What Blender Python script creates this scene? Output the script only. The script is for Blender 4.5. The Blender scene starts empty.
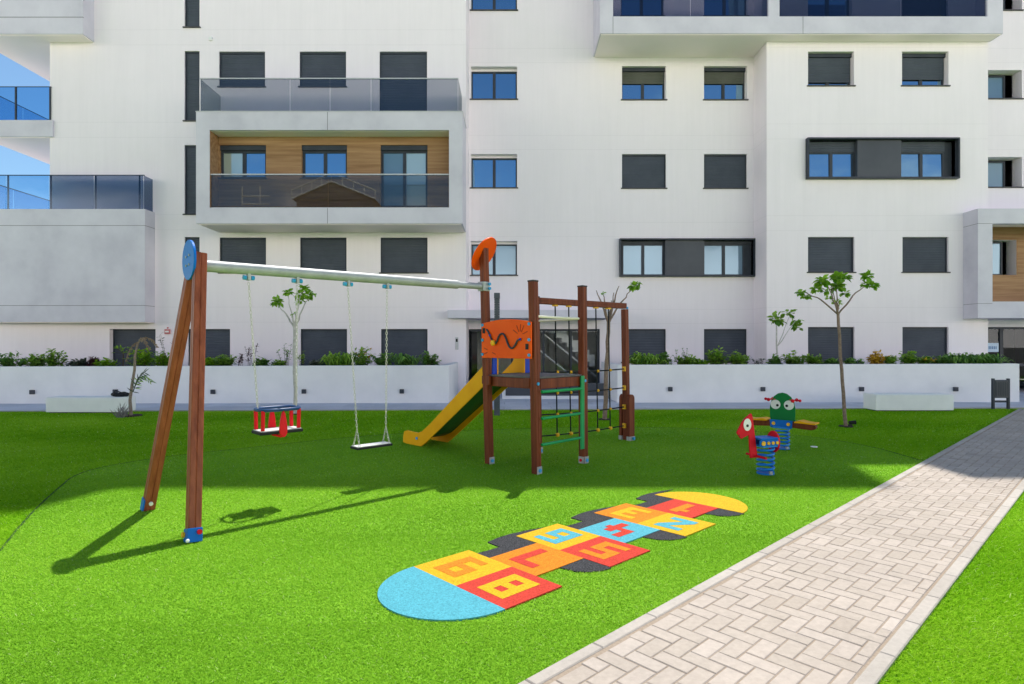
import bpy, math, random
import numpy as np
from mathutils import Vector, Matrix

random.seed(7)
rng = np.random.default_rng(11)
scene = bpy.context.scene
COL = scene.collection
F, EYE, CX, HY = 590.0, 1.6, 512.0, 345.0      # focal length in pixels of a 1024 frame, eye height

def gx(px, Y): return (px - CX) / F * Y                       # image column -> X at depth Y
def gz(py, Y): return EYE + (HY - py) / F * Y                 # image row -> height at depth Y
def gy(py): return F * EYE / (py - HY)                        # image row of a ground point -> depth

# ------------------------------------------------------------------ materials
def new_mat(name):
    m = bpy.data.materials.new(name); m.use_nodes = True
    nt = m.node_tree
    b = next(n for n in nt.nodes if n.type == 'BSDF_PRINCIPLED')
    return m, nt, b

def N(nt, kind, **kw):
    n = nt.nodes.new(kind)
    for k, v in kw.items():
        if k in n.inputs: n.inputs[k].default_value = v
        else: setattr(n, k, v)
    return n

def noise_mat(name, c1, c2, scale=6.0, rough=0.6, bump=0.0, bscale=60.0, stretch=(1, 1, 1), metal=0.0, spec=0.22, detail=6, coat=0.0, rvar=0.0, c3=None):
    m, nt, b = new_mat(name); L = nt.links.new
    tc = N(nt, 'ShaderNodeTexCoord'); mp = N(nt, 'ShaderNodeMapping')
    mp.inputs['Scale'].default_value = stretch
    L(tc.outputs['Object'], mp.inputs['Vector'])
    no = N(nt, 'ShaderNodeTexNoise', Scale=scale, Detail=detail, Roughness=0.6)
    L(mp.outputs[0], no.inputs['Vector'])
    cr = N(nt, 'ShaderNodeValToRGB')
    cr.color_ramp.elements[0].position = 0.32; cr.color_ramp.elements[1].position = 0.68
    cr.color_ramp.elements[0].color = (*c1, 1); cr.color_ramp.elements[1].color = (*c2, 1)
    if c3:
        e = cr.color_ramp.elements.new(0.5); e.color = (*c3, 1)
    L(no.outputs['Fac'], cr.inputs[0]); L(cr.outputs[0], b.inputs['Base Color'])
    b.inputs['Roughness'].default_value = rough; b.inputs['Metallic'].default_value = metal
    b.inputs['Specular IOR Level'].default_value = spec
    b.inputs['Coat Weight'].default_value = coat; b.inputs['Coat Roughness'].default_value = 0.15
    if rvar:
        mr = N(nt, 'ShaderNodeMapRange'); mr.inputs['To Min'].default_value = rough - rvar; mr.inputs['To Max'].default_value = rough + rvar
        L(no.outputs['Fac'], mr.inputs['Value']); L(mr.outputs[0], b.inputs['Roughness'])
    if bump:
        n2 = N(nt, 'ShaderNodeTexNoise', Scale=bscale, Detail=4)
        L(mp.outputs[0], n2.inputs['Vector'])
        bp = N(nt, 'ShaderNodeBump', Strength=bump, Distance=0.01)
        L(n2.outputs['Fac'], bp.inputs['Height']); L(bp.outputs[0], b.inputs['Normal'])
    return m

def facade_mat(name, base):
    # painted render: faint trowel mottling, faint rain streaks, hairline joints at every slab
    m, nt, b = new_mat(name); L = nt.links.new
    tc = N(nt, 'ShaderNodeTexCoord'); sep = N(nt, 'ShaderNodeSeparateXYZ'); L(tc.outputs['Object'], sep.inputs[0])
    n1 = N(nt, 'ShaderNodeTexNoise', Scale=0.55, Detail=8, Roughness=0.65); L(tc.outputs['Object'], n1.inputs['Vector'])
    mp = N(nt, 'ShaderNodeMapping'); mp.inputs['Scale'].default_value = (7, 7, 0.35); L(tc.outputs['Object'], mp.inputs[0])
    n2 = N(nt, 'ShaderNodeTexNoise', Scale=1.0, Detail=5, Roughness=0.7); L(mp.outputs[0], n2.inputs['Vector'])
    mix = N(nt, 'ShaderNodeMath', operation='ADD'); L(n1.outputs['Fac'], mix.inputs[0]); L(n2.outputs['Fac'], mix.inputs[1])
    mr = N(nt, 'ShaderNodeMapRange'); mr.inputs['From Min'].default_value = 0.6; mr.inputs['From Max'].default_value = 1.4
    mr.inputs['To Min'].default_value = 0.95; mr.inputs['To Max'].default_value = 1.03
    L(mix.outputs[0], mr.inputs['Value'])
    # joints: z mod 3.0
    fac = mr.outputs[0]
    for off in (0.18, 0.67):
        a = N(nt, 'ShaderNodeMath', operation='ADD'); L(sep.outputs[2], a.inputs[0]); a.inputs[1].default_value = off
        mo = N(nt, 'ShaderNodeMath', operation='MODULO'); L(a.outputs[0], mo.inputs[0]); mo.inputs[1].default_value = 3.0
        lt = N(nt, 'ShaderNodeMath', operation='LESS_THAN'); L(mo.outputs[0], lt.inputs[0]); lt.inputs[1].default_value = 0.022
        ml = N(nt, 'ShaderNodeMath', operation='MULTIPLY'); L(lt.outputs[0], ml.inputs[0]); ml.inputs[1].default_value = 0.055
        su = N(nt, 'ShaderNodeMath', operation='SUBTRACT'); L(fac, su.inputs[0]); L(ml.outputs[0], su.inputs[1]); fac = su.outputs[0]
    vm = N(nt, 'ShaderNodeVectorMath', operation='SCALE'); vm.inputs[0].default_value = base; L(fac, vm.inputs['Scale'])
    L(vm.outputs[0], b.inputs['Base Color']); b.inputs['Roughness'].default_value = 0.85
    n3 = N(nt, 'ShaderNodeTexNoise', Scale=90.0, Detail=3); L(tc.outputs['Object'], n3.inputs['Vector'])
    bp = N(nt, 'ShaderNodeBump', Strength=0.25, Distance=0.01); L(n3.outputs['Fac'], bp.inputs['Height']); L(bp.outputs[0], b.inputs['Normal'])
    return m

def wood_mat(name, c1, c2, rough=0.5, axis='Z', scale=22, coat=0.0):
    st = {'Z': (1, 1, 0.06), 'X': (0.05, 1, 1)}[axis]
    return noise_mat(name, c1, c2, scale=scale, rough=rough, stretch=st, detail=8, coat=coat, bump=0.2, bscale=60)

def glass_refl(name, tint, refl, inside):
    m, nt, b = new_mat(name); L = nt.links.new
    out = next(n for n in nt.nodes if n.type == 'OUTPUT_MATERIAL')
    b.inputs['Base Color'].default_value = (*inside, 1); b.inputs['Roughness'].default_value = 0.4
    g = N(nt, 'ShaderNodeBsdfGlossy'); g.inputs['Color'].default_value = (*tint, 1); g.inputs['Roughness'].default_value = 0.015
    tc = N(nt, 'ShaderNodeTexCoord'); no = N(nt, 'ShaderNodeTexNoise', Scale=1.1, Detail=2); L(tc.outputs['Object'], no.inputs['Vector'])
    bp = N(nt, 'ShaderNodeBump', Strength=0.06, Distance=0.05); L(no.outputs['Fac'], bp.inputs['Height']); L(bp.outputs[0], g.inputs['Normal'])
    mx = N(nt, 'ShaderNodeMixShader'); mx.inputs[0].default_value = refl
    L(b.outputs[0], mx.inputs[1]); L(g.outputs[0], mx.inputs[2]); L(mx.outputs[0], out.inputs[0])
    return m

def glass_clear(name, trans, tint, refl):
    m, nt, b = new_mat(name); L = nt.links.new
    out = next(n for n in nt.nodes if n.type == 'OUTPUT_MATERIAL'); nt.nodes.remove(b)
    t = N(nt, 'ShaderNodeBsdfTransparent'); t.inputs[0].default_value = (*trans, 1)
    g = N(nt, 'ShaderNodeBsdfGlossy'); g.inputs['Color'].default_value = (*tint, 1); g.inputs['Roughness'].default_value = 0.01
    mx = N(nt, 'ShaderNodeMixShader'); mx.inputs[0].default_value = refl
    L(t.outputs[0], mx.inputs[1]); L(g.outputs[0], mx.inputs[2]); L(mx.outputs[0], out.inputs[0])
    return m

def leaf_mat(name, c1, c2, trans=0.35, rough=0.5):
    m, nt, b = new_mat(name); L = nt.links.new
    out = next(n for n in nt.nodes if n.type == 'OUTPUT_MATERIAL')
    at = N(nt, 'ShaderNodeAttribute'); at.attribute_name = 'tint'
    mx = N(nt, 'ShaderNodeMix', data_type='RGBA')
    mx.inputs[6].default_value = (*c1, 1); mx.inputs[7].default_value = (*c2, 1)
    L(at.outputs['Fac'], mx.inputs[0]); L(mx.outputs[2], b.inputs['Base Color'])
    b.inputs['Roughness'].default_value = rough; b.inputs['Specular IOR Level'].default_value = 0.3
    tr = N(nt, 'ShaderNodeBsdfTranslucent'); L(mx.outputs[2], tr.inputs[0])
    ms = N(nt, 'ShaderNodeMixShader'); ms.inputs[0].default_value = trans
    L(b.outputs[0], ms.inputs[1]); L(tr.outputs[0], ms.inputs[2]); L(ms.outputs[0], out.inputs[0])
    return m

def tint_mat(name, ramp, rough=0.8, bump=0.3, bscale=150, nscale=30, nvar=0.12):
    m, nt, b = new_mat(name); L = nt.links.new
    at = N(nt, 'ShaderNodeAttribute'); at.attribute_name = 'tint'
    cr = N(nt, 'ShaderNodeValToRGB')
    while len(cr.color_ramp.elements) < len(ramp): cr.color_ramp.elements.new(0.5)
    for e, (p, c) in zip(cr.color_ramp.elements, ramp): e.position = p; e.color = (*c, 1)
    L(at.outputs['Fac'], cr.inputs[0])
    tc = N(nt, 'ShaderNodeTexCoord'); no = N(nt, 'ShaderNodeTexNoise', Scale=nscale, Detail=6, Roughness=0.7); L(tc.outputs['Object'], no.inputs['Vector'])
    mr = N(nt, 'ShaderNodeMapRange'); mr.inputs['From Min'].default_value = 0.3; mr.inputs['From Max'].default_value = 0.7
    mr.inputs['To Min'].default_value = 1 - nvar; mr.inputs['To Max'].default_value = 1 + nvar; L(no.outputs['Fac'], mr.inputs['Value'])
    n4 = N(nt, 'ShaderNodeTexNoise', Scale=1.3, Detail=4, Roughness=0.6); L(tc.outputs['Object'], n4.inputs['Vector'])
    m4 = N(nt, 'ShaderNodeMapRange'); m4.inputs['From Min'].default_value = 0.3; m4.inputs['From Max'].default_value = 0.7
    m4.inputs['To Min'].default_value = 0.9; m4.inputs['To Max'].default_value = 1.07; L(n4.outputs['Fac'], m4.inputs['Value'])
    mu = N(nt, 'ShaderNodeMath', operation='MULTIPLY'); L(mr.outputs[0], mu.inputs[0]); L(m4.outputs[0], mu.inputs[1])
    vm = N(nt, 'ShaderNodeVectorMath', operation='SCALE'); L(cr.outputs[0], vm.inputs[0]); L(mu.outputs[0], vm.inputs['Scale'])
    L(vm.outputs[0], b.inputs['Base Color']); b.inputs['Roughness'].default_value = rough; b.inputs['Specular IOR Level'].default_value = 0.25
    n2 = N(nt, 'ShaderNodeTexNoise', Scale=bscale, Detail=3); L(tc.outputs['Object'], n2.inputs['Vector'])
    bp = N(nt, 'ShaderNodeBump', Strength=bump, Distance=0.004); L(n2.outputs['Fac'], bp.inputs['Height']); L(bp.outputs[0], b.inputs['Normal'])
    return m

M = {}
M['facade'] = facade_mat('white_render', (0.885, 0.82, 0.845))
M['facade_mid'] = facade_mat('white_render_recessed', (0.87, 0.81, 0.835))
M['planter'] = noise_mat('white_painted_wall', (0.78, 0.78, 0.775), (0.86, 0.855, 0.845), scale=1.2, rough=0.8, bump=0.25, bscale=70)
M['concrete'] = noise_mat('pale_concrete', (0.56, 0.54, 0.605), (0.68, 0.66, 0.72), scale=0.9, rough=0.75, bump=0.15, bscale=40, detail=9, c3=(0.63, 0.61, 0.67))
M['bench'] = noise_mat('white_bench_concrete', (0.76, 0.775, 0.775), (0.84, 0.855, 0.85), scale=2.0, rough=0.7, bump=0.15)
M['soffit'] = noise_mat('cream_soffit', (0.96, 0.86, 0.85), (0.98, 0.89, 0.88), scale=0.8, rough=0.85)
M['dark_line'] = noise_mat('shadow_gap', (0.09, 0.09, 0.10), (0.14, 0.14, 0.15), rough=0.7)
M['frame'] = noise_mat('anthracite_frame', (0.034, 0.041, 0.053), (0.049, 0.057, 0.072), scale=3, rough=0.45)
M['panel'] = noise_mat('anthracite_panel', (0.062, 0.069, 0.083), (0.08, 0.088, 0.103), scale=1.2, rough=0.4)
M['shutter'] = noise_mat('slate_shutter', (0.062, 0.073, 0.094), (0.082, 0.095, 0.12), scale=1.5, rough=0.5)
M['sill'] = noise_mat('dark_sill', (0.06, 0.06, 0.06), (0.09, 0.09, 0.09), rough=0.6)
M['pane'] = glass_refl('blue_window_glass', (0.36, 0.70, 1.0), 0.55, (0.01, 0.015, 0.02))
M['pane_pale'] = glass_refl('pale_window_glass', (0.45, 0.64, 0.80), 0.12, (0.10, 0.19, 0.27))
M['curtain'] = noise_mat('pale_curtain', (0.55, 0.62, 0.58), (0.68, 0.74, 0.70), scale=9, stretch=(1, 1, 0.05), rough=0.9)
M['bal_glass'] = glass_clear('tinted_balcony_glass', (0.67, 0.69, 0.695), (0.9, 0.94, 1.0), 0.05)
M['bal_glass_blue'] = glass_clear('blue_balcony_glass', (0.60, 0.77, 0.89), (0.6, 0.8, 1.0), 0.05)
M['bal_glass_dark'] = glass_clear('dark_balcony_glass', (0.45, 0.47, 0.53), (0.5, 0.6, 0.8), 0.06)
M['bal_glass_grey'] = glass_clear('grey_balcony_glass', (0.52, 0.57, 0.64), (0.6, 0.75, 0.95), 0.05)
M['clear_glass'] = glass_clear('entrance_glass', (0.86, 0.89, 0.89), (0.9, 0.95, 1.0), 0.03)
M['alu'] = noise_mat('brushed_metal', (0.50, 0.50, 0.50), (0.60, 0.60, 0.60), scale=20, rough=0.5, metal=0.3)
M['wood_clad'] = wood_mat('oak_cladding', (0.24, 0.125, 0.055), (0.42, 0.25, 0.125), rough=0.55, axis='X', scale=9, coat=0)
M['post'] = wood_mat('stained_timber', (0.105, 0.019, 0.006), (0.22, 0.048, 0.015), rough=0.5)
M['post_end'] = noise_mat('dark_post_cap', (0.03, 0.028, 0.03), (0.05, 0.045, 0.05), rough=0.6)
M['leg'] = wood_mat('sunlit_stained_timber', (0.20, 0.045, 0.020), (0.36, 0.095, 0.042), rough=0.45)  # lighter copy of the post timber, sunlight put into its colour
M['galv'] = noise_mat('galvanised_steel', (0.33, 0.345, 0.35), (0.41, 0.425, 0.43), scale=9, rough=0.5, metal=0.25)
M['blue'] = noise_mat('blue_plastic', (0.003, 0.13, 0.52), (0.006, 0.17, 0.62), scale=4, rough=0.4, spec=0.1)
M['blue_spring'] = noise_mat('blue_steel', (0.006, 0.17, 0.60), (0.012, 0.23, 0.70), scale=6, rough=0.35)
M['royal'] = noise_mat('royal_blue_board', (0.006, 0.045, 0.42), (0.01, 0.06, 0.5), scale=4, rough=0.45)
M['navy'] = noise_mat('navy_plastic', (0.01, 0.045, 0.13), (0.02, 0.07, 0.2), scale=8, rough=0.35)
M['cap_blue'] = noise_mat('pale_blue_cap', (0.03, 0.30, 0.62), (0.05, 0.36, 0.68), scale=5, rough=0.4)
M['orange'] = noise_mat('orange_board', (0.86, 0.085, 0.002), (0.94, 0.115, 0.003), scale=3, rough=0.45, spec=0.1)
M['orange_dark'] = noise_mat('orange_groove', (0.36, 0.04, 0.003), (0.44, 0.05, 0.004), rough=0.6)
M['yellow'] = noise_mat('yellow_board', (0.80, 0.36, 0.003), (0.88, 0.43, 0.005), scale=3, rough=0.42, spec=0.1)
M['yellow_cap'] = noise_mat('yellow_plastic', (0.82, 0.42, 0.02), (0.9, 0.5, 0.03), scale=6, rough=0.4)
M['green_dark'] = noise_mat('dark_green_chute', (0.006, 0.075, 0.022), (0.01, 0.10, 0.03), scale=5, rough=0.35, spec=0.1)
M['green'] = noise_mat('green_steel', (0.012, 0.27, 0.085), (0.02, 0.34, 0.11), scale=5, rough=0.38)
M['frog'] = noise_mat('green_board', (0.004, 0.17, 0.04), (0.008, 0.215, 0.055), scale=3, rough=0.4, spec=0.1)
M['red'] = noise_mat('red_board', (0.62, 0.008, 0.022), (0.72, 0.014, 0.03), scale=4, rough=0.4, spec=0.1)
M['red_pad'] = noise_mat('red_rubber', (0.72, 0.012, 0.02), (0.82, 0.02, 0.028), scale=5, rough=0.5, spec=0.1)
M['white'] = noise_mat('white_plastic', (0.76, 0.76, 0.74), (0.84, 0.84, 0.82), scale=5, rough=0.45)
M['seat_white'] = noise_mat('grey_white_rubber', (0.58, 0.58, 0.55), (0.68, 0.68, 0.65), scale=12, rough=0.6)
M['black'] = noise_mat('black_rubber', (0.012, 0.012, 0.013), (0.022, 0.022, 0.024), scale=12, rough=0.6)
M['cream_bar'] = noise_mat('cream_bar', (0.72, 0.68, 0.55), (0.8, 0.76, 0.63), scale=4, rough=0.5)
M['deck'] = noise_mat('grey_deck', (0.10, 0.095, 0.095), (0.15, 0.14, 0.14), scale=25, rough=0.6, bump=0.3, bscale=120)
M['chain'] = noise_mat('pale_chain', (0.50, 0.48, 0.43), (0.60, 0.58, 0.52), scale=30, rough=0.45, metal=0.4)
M['rope'] = noise_mat('black_rope', (0.010, 0.010, 0.011), (0.02, 0.02, 0.022), scale=60, rough=0.8)
M['lamp_post'] = noise_mat('grey_blue_steel', (0.075, 0.085, 0.10), (0.10, 0.115, 0.135), scale=5, rough=0.45)
M['bark'] = noise_mat('brown_bark', (0.17, 0.115, 0.085), (0.29, 0.21, 0.165), scale=18, rough=0.85, bump=0.5, bscale=50)
M['bark_pale'] = noise_mat('pale_bark', (0.42, 0.39, 0.36), (0.60, 0.57, 0.54), scale=18, rough=0.85, bump=0.4, bscale=50)
M['soil'] = noise_mat('dark_soil', (0.035, 0.028, 0.02), (0.07, 0.055, 0.04), scale=14, rough=0.95, bump=0.6)
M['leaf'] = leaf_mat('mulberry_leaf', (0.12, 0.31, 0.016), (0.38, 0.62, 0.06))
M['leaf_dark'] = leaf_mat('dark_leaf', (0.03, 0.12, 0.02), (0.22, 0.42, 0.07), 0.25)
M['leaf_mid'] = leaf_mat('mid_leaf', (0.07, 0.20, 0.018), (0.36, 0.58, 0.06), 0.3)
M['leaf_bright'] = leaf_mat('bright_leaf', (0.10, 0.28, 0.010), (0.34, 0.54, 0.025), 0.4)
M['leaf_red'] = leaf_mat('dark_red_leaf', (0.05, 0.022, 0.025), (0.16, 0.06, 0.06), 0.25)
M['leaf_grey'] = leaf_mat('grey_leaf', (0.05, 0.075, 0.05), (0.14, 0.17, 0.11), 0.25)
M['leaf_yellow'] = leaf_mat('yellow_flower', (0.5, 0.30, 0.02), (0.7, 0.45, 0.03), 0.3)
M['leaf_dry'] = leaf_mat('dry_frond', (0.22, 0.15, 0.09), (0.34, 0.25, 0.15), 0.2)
M['stem'] = noise_mat('shrub_stem', (0.06, 0.05, 0.025), (0.12, 0.09, 0.05), scale=20, rough=0.9)
M['walk'] = noise_mat('grey_paving', (0.33, 0.335, 0.36), (0.41, 0.415, 0.44), scale=3, rough=0.8, bump=0.2)
M['sand'] = noise_mat('joint_sand', (0.28, 0.22, 0.165), (0.37, 0.30, 0.23), scale=60, rough=0.95, bump=0.3, bscale=250)
M['earth'] = noise_mat('grey_earth', (0.24, 0.23, 0.21), (0.32, 0.31, 0.28), scale=0.6, rough=0.95)
M['paver'] = tint_mat('concrete_paver', [(0, (0.33, 0.275, 0.225)), (0.35, (0.39, 0.335, 0.28)), (0.7, (0.43, 0.37, 0.315)), (1, (0.47, 0.41, 0.355))], nvar=0.10)
M['kerb'] = tint_mat('concrete_kerb', [(0, (0.38, 0.34, 0.295)), (1, (0.45, 0.41, 0.36))], nvar=0.10)
for nm, c in (('cyan', (0.085, 0.36, 0.44)), ('yellow', (0.62, 0.37, 0.016)), ('red', (0.53, 0.050, 0.032)), ('orange', (0.63, 0.205, 0.016)), ('black', (0.045, 0.046, 0.05))):
    sp = 0.8 if nm == 'black' else 0.24
    M['rub_' + nm] = noise_mat(nm + '_rubber_granules', tuple(v * (1 - sp) for v in c), tuple(min(0.9, v * (1 + sp)) for v in c), scale=85, rough=0.9, bump=0.8, bscale=150, detail=3, spec=0.15)

def turf_sheet(name, c1, c2):
    return noise_mat(name, c1, c2, scale=55, rough=0.9, bump=0.6, bscale=220, spec=0.1)
M['lawn'] = turf_sheet('lawn_turf', (0.14, 0.38, 0.003), (0.24, 0.52, 0.006))
M['carpet'] = turf_sheet('play_carpet_turf', (0.15, 0.35, 0.02), (0.24, 0.48, 0.036))

def blade_mat(name, ramp, dark, trans=0.86):
    """thin turf fibre: dark green seen by reflected light, bright yellow-green when the sun shines through it"""
    m, nt, b = new_mat(name); L = nt.links.new
    out = next(n for n in nt.nodes if n.type == 'OUTPUT_MATERIAL')
    at = N(nt, 'ShaderNodeAttribute'); at.attribute_name = 'tint'
    cr = N(nt, 'ShaderNodeValToRGB')
    while len(cr.color_ramp.elements) < len(ramp): cr.color_ramp.elements.new(0.5)
    for e, (p, c) in zip(cr.color_ramp.elements, ramp): e.position = p; e.color = (*c, 1)
    L(at.outputs['Fac'], cr.inputs[0])
    vm = N(nt, 'ShaderNodeVectorMath', operation='MULTIPLY'); vm.inputs[1].default_value = dark
    L(cr.outputs[0], vm.inputs[0]); L(vm.outputs[0], b.inputs['Base Color'])
    b.inputs['Roughness'].default_value = 0.6; b.inputs['Specular IOR Level'].default_value = 0.05
    tr = N(nt, 'ShaderNodeBsdfTranslucent'); L(cr.outputs[0], tr.inputs[0])
    ms = N(nt, 'ShaderNodeMixShader'); ms.inputs[0].default_value = trans
    L(b.outputs[0], ms.inputs[1]); L(tr.outputs[0], ms.inputs[2]); L(ms.outputs[0], out.inputs[0])
    return m
M['blade_lawn'] = blade_mat('lawn_blade', [(0, (0.15, 0.39, 0.004)), (0.45, (0.285, 0.56, 0.014)), (0.85, (0.43, 0.68, 0.05)), (1, (0.66, 0.74, 0.30))], (1, 1, 1), .25)
M['blade_carpet'] = blade_mat('carpet_blade', [(0, (0.17, 0.39, 0.016)), (0.45, (0.28, 0.55, 0.030)), (0.85, (0.40, 0.66, 0.055)), (1, (0.62, 0.70, 0.30))], (1, 1, 1), .25)

# ------------------------------------------------------------------ mesh builder
class MB:
    def __init__(s): s.v = []; s.f = []; s.t = []; s.tv = 0.5
    def quad(s, *p):
        i = len(s.v); s.v += [tuple(q) for q in p]; s.f.append(tuple(range(i, i + len(p)))); s.t += [s.tv] * len(p); return s
    def box(s, x0, x1, y0, y1, z0, z1):
        i = len(s.v)
        s.v += [(x0, y0, z0), (x1, y0, z0), (x1, y1, z0), (x0, y1, z0), (x0, y0, z1), (x1, y0, z1), (x1, y1, z1), (x0, y1, z1)]
        s.t += [s.tv] * 8
        for q in ((0, 3, 2, 1), (4, 5, 6, 7), (0, 1, 5, 4), (1, 2, 6, 5), (2, 3, 7, 6), (3, 0, 4, 7)): s.f.append(tuple(i + k for k in q))
        return s
    def obox(s, c, ax, ay, az, hx, hy, hz):
        c = Vector(c); ax, ay, az = Vector(ax) * hx, Vector(ay) * hy, Vector(az) * hz
        i = len(s.v)
        for sz in (-1, 1):
            for sx, sy in ((-1, -1), (1, -1), (1, 1), (-1, 1)): s.v.append(tuple(c + ax * sx + ay * sy + az * sz)); s.t.append(s.tv)
        for q in ((0, 3, 2, 1), (4, 5, 6, 7), (0, 1, 5, 4), (1, 2, 6, 5), (2, 3, 7, 6), (3, 0, 4, 7)): s.f.append(tuple(i + k for k in q))
        return s
    def prism(s, pts, o, u, w, n, d0, d1):
        """polygon pts in the plane (o,u,w) extruded along n from d0 to d1"""
        o, u, w, n = Vector(o), Vector(u), Vector(w), Vector(n)
        i = len(s.v); k = len(pts)
        for d in (d0, d1):
            for a, b in pts: s.v.append(tuple(o + u * a + w * b + n * d)); s.t.append(s.tv)
        s.f.append(tuple(i + j for j in reversed(range(k)))); s.f.append(tuple(i + k + j for j in range(k)))
        for j in range(k):
            j2 = (j + 1) % k; s.f.append((i + j, i + j2, i + k + j2, i + k + j))
        return s
    def tube(s, pts, r, n=10, cap=True):
        pts = [Vector(p) for p in pts]; rs = r if isinstance(r, (list, tuple)) else [r] * len(pts)
        rings = []; prev = None
        for j, p in enumerate(pts):
            t = (pts[min(j + 1, len(pts) - 1)] - pts[max(j - 1, 0)]).normalized()
            if prev is None:
                a = Vector((0, 0, 1)) if abs(t.z) < 0.9 else Vector((1, 0, 0)); u = t.cross(a).normalized()
            else:
                u = (prev - t * prev.dot(t)).normalized()
            prev = u; w = t.cross(u); i = len(s.v)
            for k in range(n):
                a = 2 * math.pi * k / n; s.v.append(tuple(p + (u * math.cos(a) + w * math.sin(a)) * rs[j])); s.t.append(s.tv)
            rings.append(i)
        for a, b in zip(rings, rings[1:]):
            for k in range(n):
                k2 = (k + 1) % n; s.f.append((a + k, a + k2, b + k2, b + k))
        if cap:
            s.f.append(tuple(rings[0] + k for k in reversed(range(n)))); s.f.append(tuple(rings[-1] + k for k in range(n)))
        return s
    def ball(s, c, r, n=12, m=8, sc=(1, 1, 1)):
        c = Vector(c); i = len(s.v)
        for a in range(m + 1):
            th = math.pi * a / m
            for k in range(n):
                ph = 2 * math.pi * k / n
                s.v.append((c.x + r * sc[0] * math.sin(th) * math.cos(ph), c.y + r * sc[1] * math.sin(th) * math.sin(ph), c.z + r * sc[2] * math.cos(th))); s.t.append(s.tv)
        for a in range(m):
            for k in range(n):
                k2 = (k + 1) % n; s.f.append((i + a * n + k, i + (a + 1) * n + k, i + (a + 1) * n + k2, i + a * n + k2))
        return s
    def disc(s, c, n, r, th, k=40):
        n = Vector(n).normalized(); a = Vector((0, 0, 1)) if abs(n.z) < 0.9 else Vector((1, 0, 0)); u = n.cross(a).normalized(); w = n.cross(u)
        return s.prism([(r * math.cos(2 * math.pi * j / k), r * math.sin(2 * math.pi * j / k)) for j in range(k)], c, u, w, n, -th / 2, th / 2)
    def build(s, name, mat, parent=None, root=None, smooth=False, bevel=0.0, merge=False):
        org = Vector(root.location) if root else Vector((0, 0, 0))
        me = bpy.data.meshes.new(name)
        me.from_pydata([tuple(Vector(p) - org) for p in s.v], [], s.f)
        at = me.attributes.new('tint', 'FLOAT', 'POINT'); at.data.foreach_set('value', s.t)
        if isinstance(mat, (list, tuple)):
            for m_ in mat: me.materials.append(m_)
        else: me.materials.append(mat)
        import bmesh
        bm = bmesh.new(); bm.from_mesh(me)
        if merge: bmesh.ops.remove_doubles(bm, verts=bm.verts, dist=1e-5)
        bmesh.ops.recalc_face_normals(bm, faces=bm.faces)
        if bevel:
            bmesh.ops.remove_doubles(bm, verts=bm.verts, dist=1e-6)
            es = [e for e in bm.edges if len(e.link_faces) == 2 and e.calc_face_angle(0) > 0.6]
            bmesh.ops.bevel(bm, geom=es, offset=bevel, segments=2, profile=0.6, affect='EDGES', clamp_overlap=True)
        bm.to_mesh(me); bm.free()
        if smooth:
            me.polygons.foreach_set('use_smooth', [True] * len(me.polygons))
            me.set_sharp_from_angle(angle=math.radians(38))
        o = bpy.data.objects.new(name, me); COL.objects.link(o)
        if parent: o.parent = parent
        return o

def tag(o, label=None, cat=None, group=None, kind=None):
    if label: o['label'] = label
    if cat: o['category'] = cat
    if group: o['group'] = group
    if kind: o['kind'] = kind
    return o

def thing(name, loc, label, cat, group=None):
    o = bpy.data.objects.new(name, None); o.empty_display_size = 0.2; COL.objects.link(o); o.location = loc
    return tag(o, label, cat, group)

def copy_tree(o, parent=None):
    c = o.copy(); COL.objects.link(c); c.parent = parent
    for ch in [x for x in list(COL.objects) if x.parent == o]: copy_tree(ch, c)
    return c

# ------------------------------------------------------------------ ground plan
U = Vector((0.7260, 0.6877, 0)); V = Vector((0.6877, -0.7260, 0))       # along / across the paved path
P0 = Vector((0.061, 2.785, 0)); PW = 1.15                                # left kerb outer edge, path width
def lawn_edge(x): return 14.55 + 0.03 * x                                # where the turf meets the walkway

carpet_px = [(0, 552), (18, 529), (37, 508), (57, 490), (76, 474), (114, 465), (165, 457), (260, 447), (352, 437), (450, 431), (600, 427), (720, 429), (815, 437), (873, 447), (921, 461)]
carpet = [(gx(x, gy(y)), gy(y)) for x, y in carpet_px]
def smooth_poly(pts, it=2):
    for _ in range(it):
        q = [pts[0]]
        for a, b in zip(pts, pts[1:]):
            q.append((a[0] * .75 + b[0] * .25, a[1] * .75 + b[1] * .25)); q.append((a[0] * .25 + b[0] * .75, a[1] * .25 + b[1] * .75))
        q.append(pts[-1]); pts = q
    return pts
carpet = smooth_poly(carpet)
s_end = (Vector((carpet[-1][0], carpet[-1][1], 0)) - P0).dot(U)
pe = P0 + U * s_end; ps = P0 + U * (-2.6)
carpet = carpet[:-1] + [(pe.x, pe.y), (ps.x, ps.y), (-2.0, 1.2), (-2.75, 2.2), (-3.45, 3.4)]

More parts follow.
